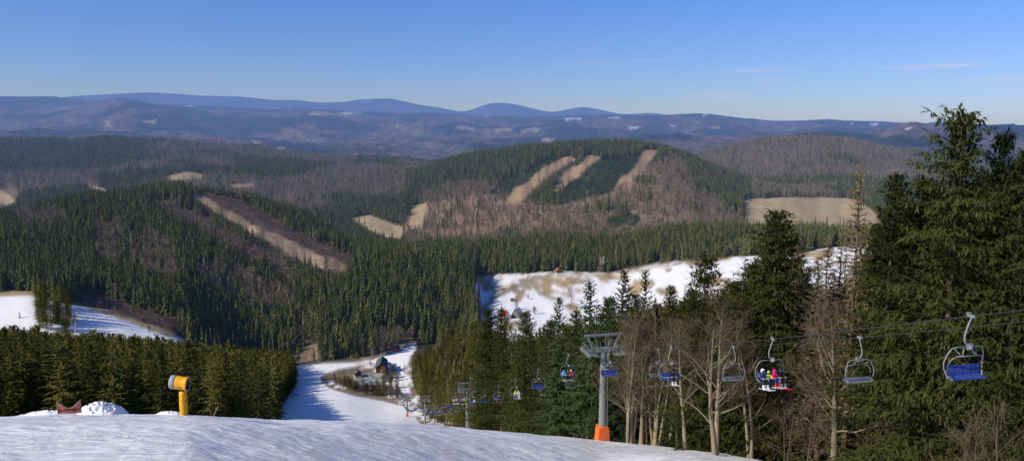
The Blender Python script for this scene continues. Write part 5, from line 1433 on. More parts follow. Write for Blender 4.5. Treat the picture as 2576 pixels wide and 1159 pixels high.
ride(UP[4], 2.4, 'red', 'black', 'white', 'skier in red jacket and white helmet, right of the three', ski='white')
ride(UP[6], 1.2, 'neon', 'grey', 'neon', 'skier in lime-green jacket beside a white-clad skier', ski='white')
ride(UP[6], 2.4, 'white', 'white', 'white', 'skier in white suit beside the lime-green one', ski='white', boots='white')
ride(UP[7], 1.6, 'black', 'black', 'white', 'dark-clad skier with orange skis on a blue chair', ski='orange')
ride(UP[9], 2.0, 'white', 'black', 'white', 'skier in white jacket alone on a chair right of the second pylon', ski='white')
for s_, j, lab in ((0.2, 'blue', 'skier in bright blue jacket left of the second pylon mast'), (1.3, 'yellow', 'skier in ochre jacket beside the bright blue one'), (2.2, 'neon', 'skier in lime jacket and lime trousers at the second pylon mast'), (3.0, 'green', 'skier in green jacket against the second pylon mast')):
    ride(UP[10], s_, j, 'neon' if j == 'neon' else 'dark_blue', 'white' if j != 'green' else 'green', lab, ski='white')
for s_, j, lab in ((0, 'yellow', 'skier in yellow jacket, left end of the chair left of the second pylon'), (1, 'yellow', 'second yellow-jacketed skier from the left on the chair left of the second pylon'), (2, 'white', 'skier in white jacket next to two yellow ones'), (3, 'black', 'skier in black next to the white one, left of the second pylon')):
    ride(UP[11], s_, j, 'black', 'white', lab, ski='white', boots='white')
far_cols = ['red', 'blue', 'neon', 'purple', 'green', 'black', 'navy', 'pink', 'light_blue', 'grey']
for k in range(12, 26):
    if k % 3 == 0: continue
    for s_ in range(4):
        if RNG.random() < .45: continue
        j = far_cols[RNG.integers(0, len(far_cols))]
        ride(UP[k], s_, j, ['black', 'dark_blue', 'grey'][RNG.integers(0, 3)], ['white', 'black', 'red', 'blue'][RNG.integers(0, 4)], 'tiny skier in coloured ski clothes on the distant row of chairs', ski='white', group='skiers on the distant chairs')
# ------------------------------------------------------------------ foreground things on the crest
# fan snow gun on its padded tower
G = on_ground(463, 1036, 40, 70)
t = thing('snow_gun', 'yellow fan snow gun on a yellow padded tower at the crest', 'snow gun', (G.x, G.y, G.z - .1), math.radians(22))
t.scale = (.82, .82, .88)
mb = MB(); mb.lathe([(.37, -.3), (.37, 0), (.36, .5), (.375, 1.1), (.35, 1.8), (.34, 2.32), (.26, 2.38)], 10); tw = mb.build('tower_pad', M_YELLOW, t, smooth=True)
mb = MB()
for z_ in (.35, .9, 1.5, 2.0): mb.lathe([(.372, z_), (.388, z_ + .01), (.388, z_ + .06), (.368, z_ + .07)], 10)
mb.build('strap', paint('yellow_strap', (.72, .33, .01), .6), tw)
mb = MB(); mb.box((.30, -.22, 1.42), (.05, .12, .28)); mb.build('control_box', M_BLACK, tw)
mb = MB(); mb.lathe([(.27, 2.34), (.30, 2.42), (.20, 2.60)], 12)
for s in (-1, 1): mb.beam((s * .36, 0, 2.5), (s * .60, 0, 3.05), .10, .22)
mb.box((0, 0, 2.52), (.9, .34, .12)); mb.tube([(-.3, .3, 2.2), (-.45, .38, 2.5), (-.2, .34, 2.75)], .05, 6); mb.build('swivel', M_BLACK, t)
AX = Matrix.Translation((-.16, 0, 3.08)) @ Matrix.Rotation(math.radians(97), 4, 'Y') @ Matrix.Rotation(math.radians(0), 4, 'X')
AX = Matrix.Translation((-.16, 0, 3.08)) @ Matrix.Rotation(math.radians(-22), 4, 'Z') @ Matrix.Rotation(math.radians(97), 4, 'Y')
mb = MB(); mb.lathe([(.58, -.75), (.60, -.3), (.57, .2), (.60, .5), (.68, .72), (.66, .74), (.58, .55), (.54, .0)], 24, AX); br_ = mb.build('barrel', M_YELLOW, t, smooth=True)
mb = MB(); mb.lathe([(.05, -1.0), (.40, -.98), (.58, -.90), (.625, -.74), (.63, -.46), (.615, -.44)], 24, AX); mb.build('hood', M_HOOD, t, smooth=True)
mb = MB(); mb.lathe([(.0, .30), (.53, .30)], 24, AX)
for k in range(9):
    a = k * 2 * math.pi / 9
    p = AX @ Vector((.12 * math.cos(a), .12 * math.sin(a), .36)); q = AX @ Vector((.55 * math.cos(a + .35), .55 * math.sin(a + .35), .42)); mb.beam(p, q, .14, .02)
mb.lathe([(.0, .55), (.14, .52), (.16, .36), (.14, .3)], 12, AX); mb.build('fan', M_BLACK, t)
mb = MB(); mb.lathe([(.60, .70), (.66, .75), (.56, .76), (.55, .68)], 24, AX); mb.build('nozzle_ring', M_GALV_D, t)
mb = MB(); c_ = AX @ Vector((-.10, -.60, .05)); mb.beam(AX @ Vector((.20, -.585, -.05)), AX @ Vector((.16, -.585, .25)), .03, .012); mb.beam(AX @ Vector((.30, -.545, -.15)), AX @ Vector((.30, -.545, .35)), .02, .012); mb.build('marking', M_INK, br_)

# heap of dug snow and the ridge at the tower foot
M_HEAP = paint('dug_snow', (.84, .85, .88), .7, var=.06, nscale=3, bump=.7, spec=.15)
def heap(name, px, row, lx, ly, h, seed, label, rough=.45, rz=0.0, lump=.6):
    p = on_ground(px, row, 40, 75); n, m = 72, 44
    u, v = np.meshgrid(np.linspace(-1, 1, n), np.linspace(-1, 1, m))
    rr = np.sqrt(u ** 2 + v ** 2); pr = np.clip(1 - rr ** 2, 0, 1) ** .8
    X, Y = u * lx, v * ly
    cell = np.abs(fbm(X / lump + fbm(X, Y, 2, seed + 3), Y / lump, 2, seed))
    z = h * pr * (1 + rough * (0.55 - 1.6 * cell)) - .10 * (rr > .97)
    c, s = math.cos(rz), math.sin(rz)
    wx, wy = p.x + X * c - Y * s, p.y + X * s + Y * c
    zz = ground(wx, wy) + z - .05
    V = np.stack([wx - p.x, wy - p.y, zz - p.z], -1).reshape(-1, 3)
    r = np.arange(m - 1)[:, None] * n + np.arange(n - 1)[None, :]
    o = link(name, np_mesh(name, V, np.stack([r, r + 1, r + n + 1, r + n], -1).reshape(-1, 4), M_HEAP, smooth=True)); o.location = p
    return tag(o, label, 'snow pile')
heap('snow_pile', 258, 1034, 2.1, 1.4, .85, 301, 'lumpy heap of shovelled snow beside the red net at the crest', .8, 0, .36)
heap('snow_pile', 432, 1036, 1.3, .8, .32, 305, 'low snow ridge at the foot of the yellow snow gun tower', .5, 0, .4)
heap('snow_pile', 120, 1040, 2.6, 1.0, .30, 309, 'low crumbled snow bank left of the red net', .6, 0, .35)

# red warning net between two poles
A_ = on_ground(147, 1050, 40, 70); B_ = on_ground(206, 1047, 40, 70)
t = thing('warning_net', 'sagging red warning net with grey lettering stretched between two thin poles', 'net', A_, 0)
d_ = B_ - A_; W_ = math.hypot(d_.x, d_.y); t.rotation_euler = (0, 0, math.atan2(d_.y, d_.x)); dzb = d_.z
M_NET = paint('red_net', (.85, .20, .13), .85, var=.35, nscale=9)
M_NETB = paint('grey_net_hem', (.42, .36, .31), .9, var=.2)
for xx, zz, hh in ((0, 0, 1.42), (W_, dzb, 1.45)):
    mb = MB(); mb.tube([(xx, 0, zz - .2), (xx - .02, 0, zz + hh - .12)], .022, 6); mb.build('pole', M_NETB, t)
n, m = 26, 9; V = []
top = lambda u: 1.20 - (math.sin(math.pi * u) ** 1.15) * .52 + .08 * u
bot = lambda u: .30 + .06 * math.sin(math.pi * u)
for j in range(m):
    for i in range(n):
        u = i / (n - 1); f = j / (m - 1)
        V.append((W_ * u, -.09 * math.sin(math.pi * u) + .03 * math.sin(9 * u + 3 * f), dzb * u + bot(u) + (top(u) - bot(u)) * f))
r = np.arange(m - 1)[:, None] * n + np.arange(n - 1)[None, :]; Q = np.stack([r, r + 1, r + n + 1, r + n], -1).reshape(-1, 4)
link('net', np_mesh('net', V, Q, M_NET, smooth=True), t)
mb = MB(); mb.tube([(W_ * u, -.09 * math.sin(math.pi * u), dzb * u + top(u) + .02) for u in np.linspace(0, 1, 16)], .035, 5); mb.build('hem', M_NETB, t)
mb = MB(); mb.box((W_ * .53, -.13, dzb * .5 + .55), (.46, .012, .085)); mb.build('yellow_stripe', paint('yellow_print', (.75, .60, .06), .8), t)
M_PRINT = paint('grey_print', (.035, .03, .03), .8)
o = link('lettering', text_mesh('POZOR', .23, M_PRINT, bold=.006), t); o.location = (.36, -.15, dzb * .2 + .55); o.rotation_euler = (math.pi / 2, 0, 0)
o = link('lettering', text_mesh('POMALU', .19, M_PRINT, bold=.005), t); o.location = (W_ - .42, -.16, dzb * .8 + .62); o.rotation_euler = (math.pi / 2, 0, .1)
mb = MB()
for k in range(12):
    u = .12 + .85 * k / 12; mb.box((W_ * u, -.1 * math.sin(math.pi * u), dzb * u + bot(u) - .03), (.05, .02, .06))
mb.build('ballast_tab', M_BLACK, t)
# leaning pole at the crest right of the gun
p = on_ground(533, 1042, 40, 85); mb = MB(); mb.tube([(0, 0, -.2), (.55, 0, .85)], .025, 6); o = mb.build('marker_pole', M_NETB); o.location = p; tag(o, 'thin leaning pole in the snow right of the yellow snow gun', 'pole')

# ------------------------------------------------------------------ valley station and what stands round it
M_TIMBER = paint('brown_timber', (.155, .072, .040), .8, var=.3, nscale=1.2, streak=True)
M_ROOF = paint('slate_roof', (.090, .085, .090), .7, var=.25, nscale=.8)
M_PLASTER = paint('cream_plaster', (.58, .52, .38), .85, var=.1, nscale=1)
M_GLASS = paint('dark_glass', (.02, .03, .04), .12, var=.1, spec=.6)
M_WHITE = paint('white_paint', (.75, .75, .74), .6, var=.08)
M_REDROOF = paint('red_roof', (.50, .045, .035), .6, var=.15, nscale=1)
M_REDWALL = paint('red_boards', (.34, .055, .045), .8, var=.2, nscale=1)
M_GREYW = paint('grey_boards', (.20, .17, .145), .85, var=.25, nscale=1)
M_BRICK = paint('brick_red', (.24, .105, .08), .85, var=.2, nscale=1.5)
M_LIGHTR = paint('pale_metal_roof', (.45, .43, .40), .6, var=.12)
M_FENCE = paint('weathered_fence', (.21, .185, .16), .9, var=.3, nscale=2)
M_ICE = None
def house(name, label, pos, rz, w, d, hw, hr, plinth, wall, roof, over=.6, wins=(), door=None, chim=False, cat='house', roof_th=.22):
    """gabled house: gable on the -y side ; hw wall height above plinth, hr ridge rise"""
    t = thing(name, label, cat, pos, rz)
    if plinth: mb = MB(); mb.box((0, 0, plinth / 2 - 1.0), (w - .1, d - .1, plinth + 2.0)); mb.build('plinth', M_PLASTER, t)
    mb = MB(); mb.prism([(-w / 2, plinth), (w / 2, plinth), (w / 2, plinth + hw), (0, plinth + hw + hr), (-w / 2, plinth + hw)], -d / 2, d / 2); wl = mb.build('wall', wall, t)
    mb = MB(); sl = hr / (w / 2); e = w / 2 + over; z0 = plinth + hw - over * sl; zr = plinth + hw + hr
    for s in (-1, 1):
        mb.prism([(s * .004, zr + roof_th), (s * e, z0 + roof_th), (s * e, z0 + .02), (s * .004, zr + .02)], -d / 2 - over, d / 2 + over)
    rf = mb.build('roof', roof, t)
    if chim: mb = MB(); mb.box((w * .2, d * .15, zr + .1), (.6, .6, 1.7)); mb.build('chimney', M_PLASTER, rf)
    for (xx, zz, ww, hh) in wins:
        mb = MB(); mb.box((xx, -d / 2 - .02, zz), (ww + .16, .07, hh + .16)); f = mb.build('window', M_WHITE if ww < 1.5 else M_TIMBER, t)
        mb = MB(); mb.box((xx, -d / 2 - .06, zz), (ww, .03, hh)); mb.build('pane', M_GLASS, f)
    if door: mb = MB(); mb.box((door[0], -d / 2 - .03, plinth + door[2] / 2), (door[1], .08, door[2])); mb.build('door', M_TIMBER if wall != M_TIMBER else M_GREYW, t)
    return t
def spot(px, row, d0=520, d1=1100, dz=0.0):
    p = on_ground(px, row, d0, d1); p.z += dz; return p
p = spot(955, 944, 600, 760)
st = house('station_building', 'long brown timber station house with dark slate roof and cream base beside the lift', (p.x, p.y + 10, p.z), .10, 8.2, 22, 5.0, 3.2, 2.6, M_TIMBER, M_ROOF, .8, [(-1.6, 4.5, 2.6, 1.2), (1.2, 4.5, .9, 1.2), (1.8, 7.7, .9, .8), (2.6, 5.6, .8, .5)], cat='station')
mb = MB(); mb.lathe([(0, -.03), (.55, -.03), (.55, .03), (0, .03)], 16, Matrix.Translation((.4, -11.1, 4.4)) @ Matrix.Rotation(math.pi / 2, 4, 'X')); mb.build('round_sign', M_WHITE, st)
mb = MB(); mb.prism([(4.2, 3.0), (8.2, 3.0), (8.2, 6.2), (4.2, 7.6)], -8, 6); mb.build('side_annex', paint('shade_blue_wall', (.10, .14, .25), .6, var=.2), st)  # blue of the annex's shaded side is put into the wall colour
p = spot(899, 948, 560, 720); p.z = max(p.z, POND_Z + .2)
house('pump_hut', 'small dark-roofed wooden hut at the edge of the frozen pond', (p.x, p.y, p.z), .45, 5.2, 6.5, 2.6, 1.7, 1.4, M_TIMBER, M_ROOF, .6, [(0, 2.6, .9, .8)], cat='hut')
p = spot(996, 882, 640, 800)
house('lift_hut', 'red hut with dark curved-looking roof at the top of the small side run', (p.x, p.y, p.z), -.25, 5.2, 6.0, 2.6, 2.0, .3, M_REDWALL, M_ROOF, .9, [(-1.2, 1.7, 1.0, .9)], door=(.9, 1.2, 2.1), cat='hut')
p = spot(1007, 874, 640, 840)
t = thing('storage_shed', 'flat grey shed behind the red hut at the forest edge', 'shed', (p.x, p.y, p.z), .05)
mb = MB(); mb.box((0, 0, 1.2), (7.5, 3.2, 3.4)); mb.build('wall', M_GREYW, t); mb = MB(); mb.box((0, 0, 3.02), (8.0, 3.8, .22)); mb.build('roof', M_LIGHTR, t)
# drive / return station of the lift: round bull wheel under a steel frame
p = lift_pt(655, 0); gz = ground(p.x, p.y)
M_STN = paint('dark_station_steel', (.10, .105, .11), .6, .2, var=.2)
t = thing('valley_station', 'grey steel valley terminal of the chairlift with a large round bull wheel', 'lift station', (p.x, p.y, gz), LROT)
mb = MB(); zt = max(4.5, p.z - gz)
mb.lathe([(2.3, zt + .9), (2.9, zt + .7), (2.9, zt + 1.3), (2.3, zt + 1.25)], 28); w_ = mb.build('bull_wheel', M_STN, t)
mb = MB()
for k in range(6):
    a = k * math.pi / 3; mb.beam((0, 0, zt + 1.0), (2.4 * math.cos(a), 2.4 * math.sin(a), zt + 1.0), .22, .16)
mb.build('spoke', M_STN, w_)
mb = MB()
for xx in (-2.3, 2.3):
    for yy in (-7, -2.5): mb.beam((xx, yy, -1), (xx * .9, yy, zt + .4), .30, .30)
    mb.beam((xx, -8, zt + .5), (xx, 2.6, zt + .5), .28, .30)
for yy in (-7, -2.5, 2): mb.beam((-2.4, yy, zt + .62), (2.4, yy, zt + .62), .26, .24)
mb.beam((0, 0, -1), (0, 0, zt + 1), .8, .8); mb.box((0, -3, zt + .2), (3.6, 6.5, .5)); mb.box((0, -4.5, 1.2), (3.0, 2.6, 2.6)); mb.build('frame', M_STN, t)
mb = MB()
for k in range(7):
    mb.box((-2.4 if k % 2 else 2.4, -9 + k * 1.4, 1.0), (.12, .9, 1.1)); mb.tube([(-2.4 if k % 2 else 2.4, -9.4 + k * 1.4, -.2), (-2.4 if k % 2 else 2.4, -9.4 + k * 1.4, 1.5)], .05, 5)
mb.build('gate', M_GALV_D, t)
p = spot(1017, 938, 560, 720); mb = MB(); mb.tube([(0, 0, -.5), (.1, 0, 10.5)], [.16, .10], 7); o = mb.build('post', M_FENCE); o.name = 'lamp_post'; o.location = p; tag(o, 'tall wooden post right of the valley terminal', 'post')
mb = MB(); mb.box((.35, 0, 10.5), (.9, .3, .2)); mb.build('lamp', M_GALV_D, o)

# frozen pond
m_, nt_, out_ = new_mat('pond_ice'); b_ = N(nt_, 'ShaderNodeBsdfPrincipled'); tc_ = N(nt_, 'ShaderNodeTexCoord')
nz_ = N(nt_, 'ShaderNodeTexNoise'); nz_.inputs['Scale'].default_value = .16; nz_.inputs['Detail'].default_value = 6; L(nt_, tc_.outputs['Object'], nz_.inputs['Vector'])
mx_ = N(nt_, 'ShaderNodeMix', data_type='RGBA'); mr_ = N(nt_, 'ShaderNodeMapRange'); mr_.inputs['From Min'].default_value = .40; mr_.inputs['From Max'].default_value = .58; L(nt_, nz_.outputs['Fac'], mr_.inputs['Value']); L(nt_, mr_.outputs[0], mx_.inputs['Factor'])
mx_.inputs[6].default_value = (.13, .165, .145, 1); mx_.inputs[7].default_value = (.36, .385, .36, 1)
L(nt_, mx_.outputs[2], b_.inputs['Base Color']); b_.inputs['Roughness'].default_value = .35; L(nt_, b_.outputs[0], out_.inputs['Surface'])
V = [(0, 0, 0)]; n = 64
for k in range(n):
    a = 2 * math.pi * k / n; f = 1 + .08 * math.sin(3 * a + 1) + .05 * math.sin(5 * a)
    V.append((PRX * 1.02 * f * math.cos(a), PRY * 1.02 * f * math.sin(a), 0))
me = bpy.data.meshes.new('pond'); me.from_pydata(V, [], [(0, 1 + k, 1 + (k + 1) % n) for k in range(n)]); me.materials.append(m_)
o = link('pond', me); o.location = (PC.x, PC.y, POND_Z); tag(o, 'frozen grey-green pond by the valley station', 'water', kind='structure')

# fences along the run
def fence(name, pts, label, rails=3, h=1.3, step=3.0, mat=None, post_r=.09):
    W = [on_ground(a, b, 440, 800) for a, b in pts]
    t = thing(name, label, 'fence', W[0])
    o0 = W[0]; mat = mat or M_FENCE; line = []
    for p, q in zip(W[:-1], W[1:]):
        nseg = max(1, int((q - p).length / step))
        for k in range(nseg):
            c = p + (q - p) * (k / nseg); c.z = ground(c.x, c.y); line.append(c - o0)
    c = W[-1].copy(); line.append(c - o0)
    for k, c in enumerate(line):
        if k < 95:
            mb = MB(); mb.tube([c + Vector((0, 0, -.4)), c + Vector((0, 0, h + .15))], post_r, 5); mb.build('post', mat, t)
    for j in range(rails):
        mb = MB(); mb.tube([c + Vector((0, 0, h * (j + 1) / rails)) for c in line], .085, 4); mb.build('rail', mat, t)
fence('wooden_fence', [(942, 917), (905, 922), (858, 930), (832, 937), (812, 946), (806, 953), (812, 963), (832, 977), (852, 984), (890, 994), (928, 1001), (965, 1008), (1000, 1016)], 'weathered fence curving round the brown island of the pond', h=1.7)
fence('wooden_fence', [(742, 917), (790, 915), (850, 912), (905, 907), (938, 903), (962, 890)], 'straight fence along the far edge of the lower run under the tall spruces', h=1.7)
fence('safety_net', [(893, 916), (905, 915), (918, 914), (930, 913)], 'short pale red safety net across the run left of the station house', rails=4, h=1.1, step=2.2, mat=paint('faded_red_net', (.62, .30, .26), .8), post_r=.05)
# second snow gun far below, and the timber stand at the wood's edge
p = spot(739, 916, 560, 760)
t = thing('snow_gun', 'tiny yellow snow gun with a raised lance at the far end of the left stand', 'snow gun', p, .4)
mb = MB(); mb.lathe([(.0, -1.1), (.9, -1.1), (1.0, .6), (.8, 1.0), (0, 1.0)], 14, Matrix.Translation((0, 0, 1.5)) @ Matrix.Rotation(1.4, 4, 'Y')); mb.build('barrel', M_YELLOW, t, smooth=True)
mb = MB(); mb.beam((0, 0, -.3), (0, 0, 1.0), .5, .5); mb.build('base', M_YELLOW, t); mb = MB(); mb.tube([(.3, 0, 1.6), (2.6, 0, 9.5)], .09, 5); mb.build('lance', M_WHITE, t)
p = spot(744, 1000, 440, 640)
t = thing('timber_stand', 'dark timber rack standing in tree shadow at the left edge of the run', 'rack', p, .3)
mb = MB()
for xx in (-1.6, 1.6): mb.beam((xx, 0, -.5), (xx, 0, 3.2), .25, .25)
mb.build('post', M_FENCE, t); mb = MB(); mb.box((0, 0, 2.6), (4.0, .3, 1.0)); mb.build('board', M_FENCE, t)
mb = MB(); mb.beam((2.0, -.1, 3.0), (6.0, -1.5, .0), .16, .16); mb.beam((6.0, -1.5, 0), (6.0, -1.5, 1.6), .16, .16); mb.build('brace', M_FENCE, t)
p = spot(931, 921, 600, 760)
t = thing('lamp_post', 'blue floodlight post left of the station house', 'lamp post', p, 0)
mb = MB(); mb.beam((0, 0, -.5), (0, 0, 6.0), .45, .45); mb.build('mast', cloth('navy', C_['navy']), t); mb = MB(); mb.box((1.0, 0, 3.0), (.8, .5, 2.2)); mb.build('banner', M_BLACK, t); mb = MB(); mb.box((0, 0, 6.1), (.5, .4, .6)); mb.build('lamp', M_GALV, t)
for px_, row_, j, lab in ((834, 922, 'dark_blue', 'lone tiny skier on the flat white run below the fence'), (903, 921, 'black', 'left of the tiny skiers by the pale red net'), (907, 920, 'grey', 'middle one of the tiny skiers by the pale red net'), (916, 920, 'black', 'tiny skier right of the pair at the pale red net')):
    p = spot(px_, row_, 560, 780); person('stand', p, RNG.uniform(0, 6.28), j, 'black', 'black', lab, ski='red')
# shrubs of the pond island
for k in range(74):
    u = RNG.random(); px_ = 838 + 170 * u + RNG.uniform(-8, 8); row_ = np.interp(px_, [830, 870, 920, 960, 1010], [972, 985, 995, 1003, 1010]) - abs(RNG.normal(0, 9)) - 3
    if RNG.random() < .22: px_, row_ = RNG.uniform(962, 1000), RNG.uniform(952, 985)
    p = on_ground(px_, row_, 470, 720); tree('shrub', 'bare_shrub', 'bare brown shrub in the belt in front of the frozen pond', 'shrub', p.x, p.y, RNG.uniform(6.5, 11.5), group='bare shrubs in front of the pond')
# dead stems and birches in the valley
for px_, row_, top_, lab in ((753, 902, 838, 'tall pale dead stem at the start of the side valley'), (690, 905, 820, 'thin bare stem rising from the brush left of the run'), (716, 905, 815, 'second thin bare stem left of the run'), (724, 903, 830, 'forked bare stem left of the run'), (545, 868, 778, 'slender pale stem standing alone over the left hillside'), (772, 910, 876, 'short broken stem beside the run fence')):
    p = on_ground(px_, row_, 560, 900); _, s_ = ray(px_, top_); tree('snag', 'dead_tree', lab, 'dead tree', p.x, p.y, max(5, float(s_) * p.y - p.z), wide=.8)
for px_, row_, top_, key, lab, cat in ((188, 836, 778, 'birch', 'white-stemmed birch clump on the shaded left meadow', 'birch'), (50, 799, 782, 'lone', 'small round spruce alone on the left snow meadow', 'spruce'), (100, 826, 770, 'beech', 'bare tree in front of the left meadow conifer clump', 'bare tree'), (376, 835, 812, 'shrub', 'thin bare shrub on the blue-shaded snow of the left meadow', 'shrub'),
    (1516, 682, 634, 'white_snag', 'pale white dead tree at the edge of the forest above the meadow', 'dead tree'), (1328, 752, 738, 'shrub', 'small round brown shrub on the meadow', 'shrub'), (1440, 775, 715, 'beech', 'bare tree standing in the snow meadow above the firs', 'bare tree'), (1410, 770, 740, 'shrub', 'bare shrub beside the bare meadow tree', 'shrub'), (1262, 782, 762, 'lone', 'small spruce next to the red-roofed cottage', 'spruce'), (1300, 778, 752, 'lone', 'spruce right behind the grey A-frame cottage', 'spruce'),
    (1680, 672, 630, 'beech', 'bare bush-like tree on the upper meadow edge', 'bare tree'), (1345, 790, 765, 'shrub', 'bare bushes right of the grey A-frame cottage', 'shrub'), (1200, 700, 668, 'larch', 'brown larch at the left end of the meadow', 'larch')):
    p = on_ground(px_, row_, 540, 1020); _, s_ = ray(px_, top_); tree(key, {'lone': 'spruce_tree', 'birch': 'birch_tree', 'shrub': 'bare_shrub', 'white_snag': 'dead_tree', 'larch': 'larch_tree'}.get(key, 'bare_tree'), lab, cat, p.x, p.y, max(3, float(s_) * p.y - p.z))
# cottages and huts on the meadow
p = spot(1273, 800, 700, 1000); house('cottage', 'small cottage with steep bright red roof below the snow meadow', (p.x, p.y, p.z), .5, 7.5, 8, 2.6, 5.0, .6, M_WHITE, M_REDROOF, .6, [(0, 3.6, 1.0, 1.0)], chim=True)
p = spot(1301, 797, 700, 1000); house('cottage', 'grey A-frame cottage with pale roof below the snow meadow', (p.x, p.y, p.z), -.55, 8.5, 10, 1.2, 8.0, .5, M_GREYW, M_LIGHTR, .7, [(0, 3.2, 1.2, 1.0), (0, 5.6, .9, .8)], cat='cottage')
p = spot(1404, 685, 860, 1100); house('hut', 'little brick-red hut beside the dirt track at the top of the meadow', (p.x, p.y, p.z), .4, 7.0, 7, 3.0, 2.6, .2, M_BRICK, M_BRICK, .4, cat='hut')
p = spot(1288, 757, 760, 1000); house('kiosk', 'tiny brown shelter in the lower snow meadow', (p.x, p.y, p.z), .2, 3.6, 3, 2.4, .8, .1, M_GREYW, M_GREYW, .5, cat='shelter')
p = spot(1327, 697, 860, 1100)
t = thing('parked_car', 'white car parked beside the dirt track on the meadow', 'car', p, .9)
mb = MB(); mb.prism([(-2.1, .35), (2.1, .35), (2.1, .85), (1.2, .95), (.6, 1.45), (-1.3, 1.45), (-2.0, .95)], -.85, .85); mb.build('body', M_WHITE, t, bevel=.06)
mb = MB(); mb.prism([(.95, 1.0), (.55, 1.40), (-1.2, 1.40), (-1.75, 1.0)], -.87, .87); mb.build('window', M_GLASS, t)
for sx_ in (-1.3, 1.3):
    for sy_ in (-.8, .8):
        mb = MB(); mb.lathe([(0, -.1), (.33, -.1), (.33, .1), (0, .1)], 12, Matrix.Translation((sx_, sy_, .33)) @ Matrix.Rotation(math.pi / 2, 4, 'X')); mb.build('wheel', M_RUBBER, t)
p = spot(1552, 660, 860, 1100); mb = MB(); mb.tube([(0, 0, -.5), (0, 0, 8)], .12, 6); o = mb.build('utility_pole', M_GALV_D); o.location = p; tag(o, 'grey utility pole at the forest edge right of the white dead tree', 'pole'); mb = MB(); mb.box((0, 0, 8), (1.2, .3, .5)); mb.build('lamp', M_GALV_D, o)
# ------------------------------------------------------------------ light, sky, camera
SUN_EL, SUN_AZ = math.radians(34.0), math.radians(-116.0)     # azimuth clockwise from the view direction (+y)
sun_dir = Vector((math.sin(SUN_AZ) * math.cos(SUN_EL), math.cos(SUN_AZ) * math.cos(SUN_EL), math.sin(SUN_EL)))
sd = bpy.data.lights.new('sun', 'SUN'); sd.energy = 5.0; sd.angle = math.radians(0.5); sd.color = (1.0, 0.91, 0.77)
so = bpy.data.objects.new('sun', sd); COL.objects.link(so)
so.rotation_euler = sun_dir.to_track_quat('Z', 'Y').to_euler()
wd = bpy.data.worlds.new('World'); scene.world = wd; wd.use_nodes = True
nt = wd.node_tree
for n in list(nt.nodes): nt.nodes.remove(n)
wo = N(nt, 'ShaderNodeOutputWorld'); bg = N(nt, 'ShaderNodeBackground'); bg.inputs['Strength'].default_value = 0.105
sky = N(nt, 'ShaderNodeTexSky', sky_type='NISHITA'); sky.sun_disc = False
sky.sun_elevation = SUN_EL; sky.sun_rotation = SUN_AZ % (2 * math.pi)
sky.altitude = 800; sky.air_density = 1.0; sky.dust_density = 0.6; sky.ozone_density = 2.5
# a few thin streaks of cloud low in the sky
tc = N(nt, 'ShaderNodeTexCoord')
mp = N(nt, 'ShaderNodeMapping'); mp.inputs['Scale'].default_value = (5.5, 5.5, 60.0); L(nt, tc.outputs['Generated'], mp.inputs[0])
nz = N(nt, 'ShaderNodeTexNoise'); nz.inputs['Scale'].default_value = 1.0; nz.inputs['Detail'].default_value = 6; nz.inputs['Distortion'].default_value = 0.6
L(nt, mp.outputs[0], nz.inputs['Vector'])
fac = None
for (px, row, wx, wz, st) in [(2350,168,0.055,0.0035,0.85),(1800,242,0.04,0.003,0.5),(1940,200,0.025,0.004,0.22),(1900,176,0.06,0.004,0.16),(1520,156,0.07,0.003,0.14),(1640,152,0.05,0.002,0.14),(2540,196,0.05,0.004,0.25)]:
    a, s = ray(px, row); d = Vector((float(a), 1, float(s))).normalized()
    sub = N(nt, 'ShaderNodeVectorMath', operation='SUBTRACT'); L(nt, tc.outputs['Generated'], sub.inputs[0]); sub.inputs[1].default_value = d
    ml = N(nt, 'ShaderNodeVectorMath', operation='MULTIPLY'); L(nt, sub.outputs[0], ml.inputs[0]); ml.inputs[1].default_value = (1 / wx, 1 / wx, 1 / wz)
    ln = N(nt, 'ShaderNodeVectorMath', operation='LENGTH'); L(nt, ml.outputs[0], ln.inputs[0])
    mr = N(nt, 'ShaderNodeMapRange'); mr.interpolation_type = 'SMOOTHSTEP'; L(nt, ln.outputs['Value'], mr.inputs['Value'])
    mr.inputs['From Min'].default_value = 1.3; mr.inputs['From Max'].default_value = 0.1; mr.inputs['To Max'].default_value = st
    if fac is None: fac = mr.outputs[0]
    else:
        ad = N(nt, 'ShaderNodeMath', operation='ADD'); L(nt, fac, ad.inputs[0]); L(nt, mr.outputs[0], ad.inputs[1]); fac = ad.outputs[0]
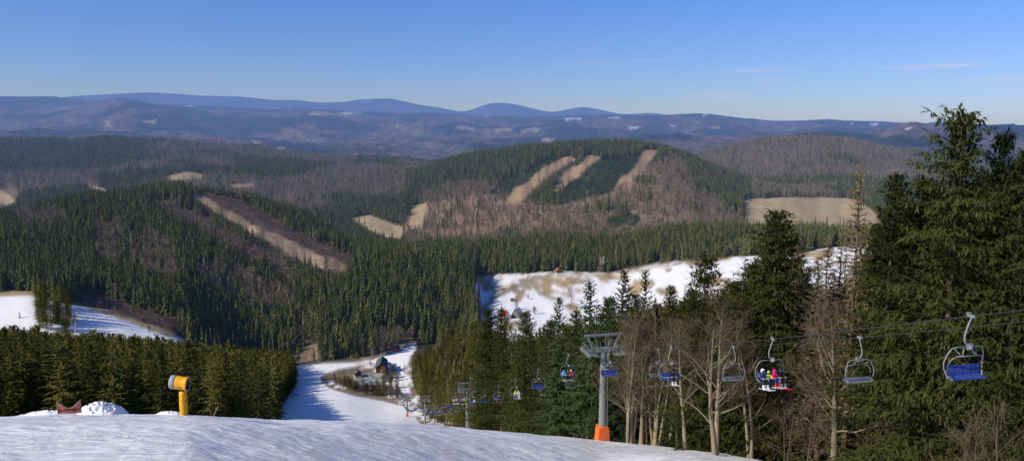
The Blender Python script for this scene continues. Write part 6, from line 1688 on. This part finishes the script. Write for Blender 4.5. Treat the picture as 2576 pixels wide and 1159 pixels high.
nr = N(nt, 'ShaderNodeMapRange'); nr.inputs['From Min'].default_value = 0.30; nr.inputs['From Max'].default_value = 0.55; L(nt, nz.outputs['Fac'], nr.inputs['Value'])
mf = N(nt, 'ShaderNodeMath', operation='MULTIPLY'); L(nt, fac, mf.inputs[0]); L(nt, nr.outputs[0], mf.inputs[1])
mixc = N(nt, 'ShaderNodeMix', data_type='RGBA'); L(nt, mf.outputs[0], mixc.inputs['Factor'])
tint = N(nt, 'ShaderNodeMix', data_type='RGBA'); tint.blend_type = 'MULTIPLY'; tint.inputs['Factor'].default_value = 1.0
L(nt, sky.outputs[0], tint.inputs[6])
sx = N(nt, 'ShaderNodeSeparateXYZ'); L(nt, tc.outputs['Generated'], sx.inputs[0])
er = N(nt, 'ShaderNodeMapRange'); er.inputs['From Min'].default_value = 0.02; er.inputs['From Max'].default_value = 0.17; L(nt, sx.outputs['Z'], er.inputs['Value'])
grade = N(nt, 'ShaderNodeMix', data_type='RGBA'); L(nt, er.outputs[0], grade.inputs['Factor'])       # hand-set tint on the sky, bluer overhead than near the horizon
grade.inputs[6].default_value = (0.62, 0.71, 1.08, 1); grade.inputs[7].default_value = (0.48, 0.73, 1.28, 1)
L(nt, grade.outputs[2], tint.inputs[7])
L(nt, tint.outputs[2], mixc.inputs[6]); mixc.inputs[7].default_value = (6.2, 6.0, 6.8, 1)
L(nt, mixc.outputs[2], bg.inputs['Color']); L(nt, bg.outputs[0], wo.inputs['Surface'])

cd = bpy.data.cameras.new('camera'); cd.sensor_width = 36.0; cd.lens = 36.0 * F / 2576.0
cd.clip_start = 0.5; cd.clip_end = 60000
cam = bpy.data.objects.new('camera', cd); COL.objects.link(cam)
cam.location = (0, 0, 0); cam.rotation_euler = (math.radians(90) - PITCH, 0, 0)
scene.camera = cam
scene.view_settings.view_transform = 'Standard'; scene.view_settings.look = 'None'; scene.view_settings.exposure = 0
scene.cycles.max_bounces = 5; scene.cycles.diffuse_bounces = 2; scene.cycles.transmission_bounces = 3; scene.cycles.glossy_bounces = 2
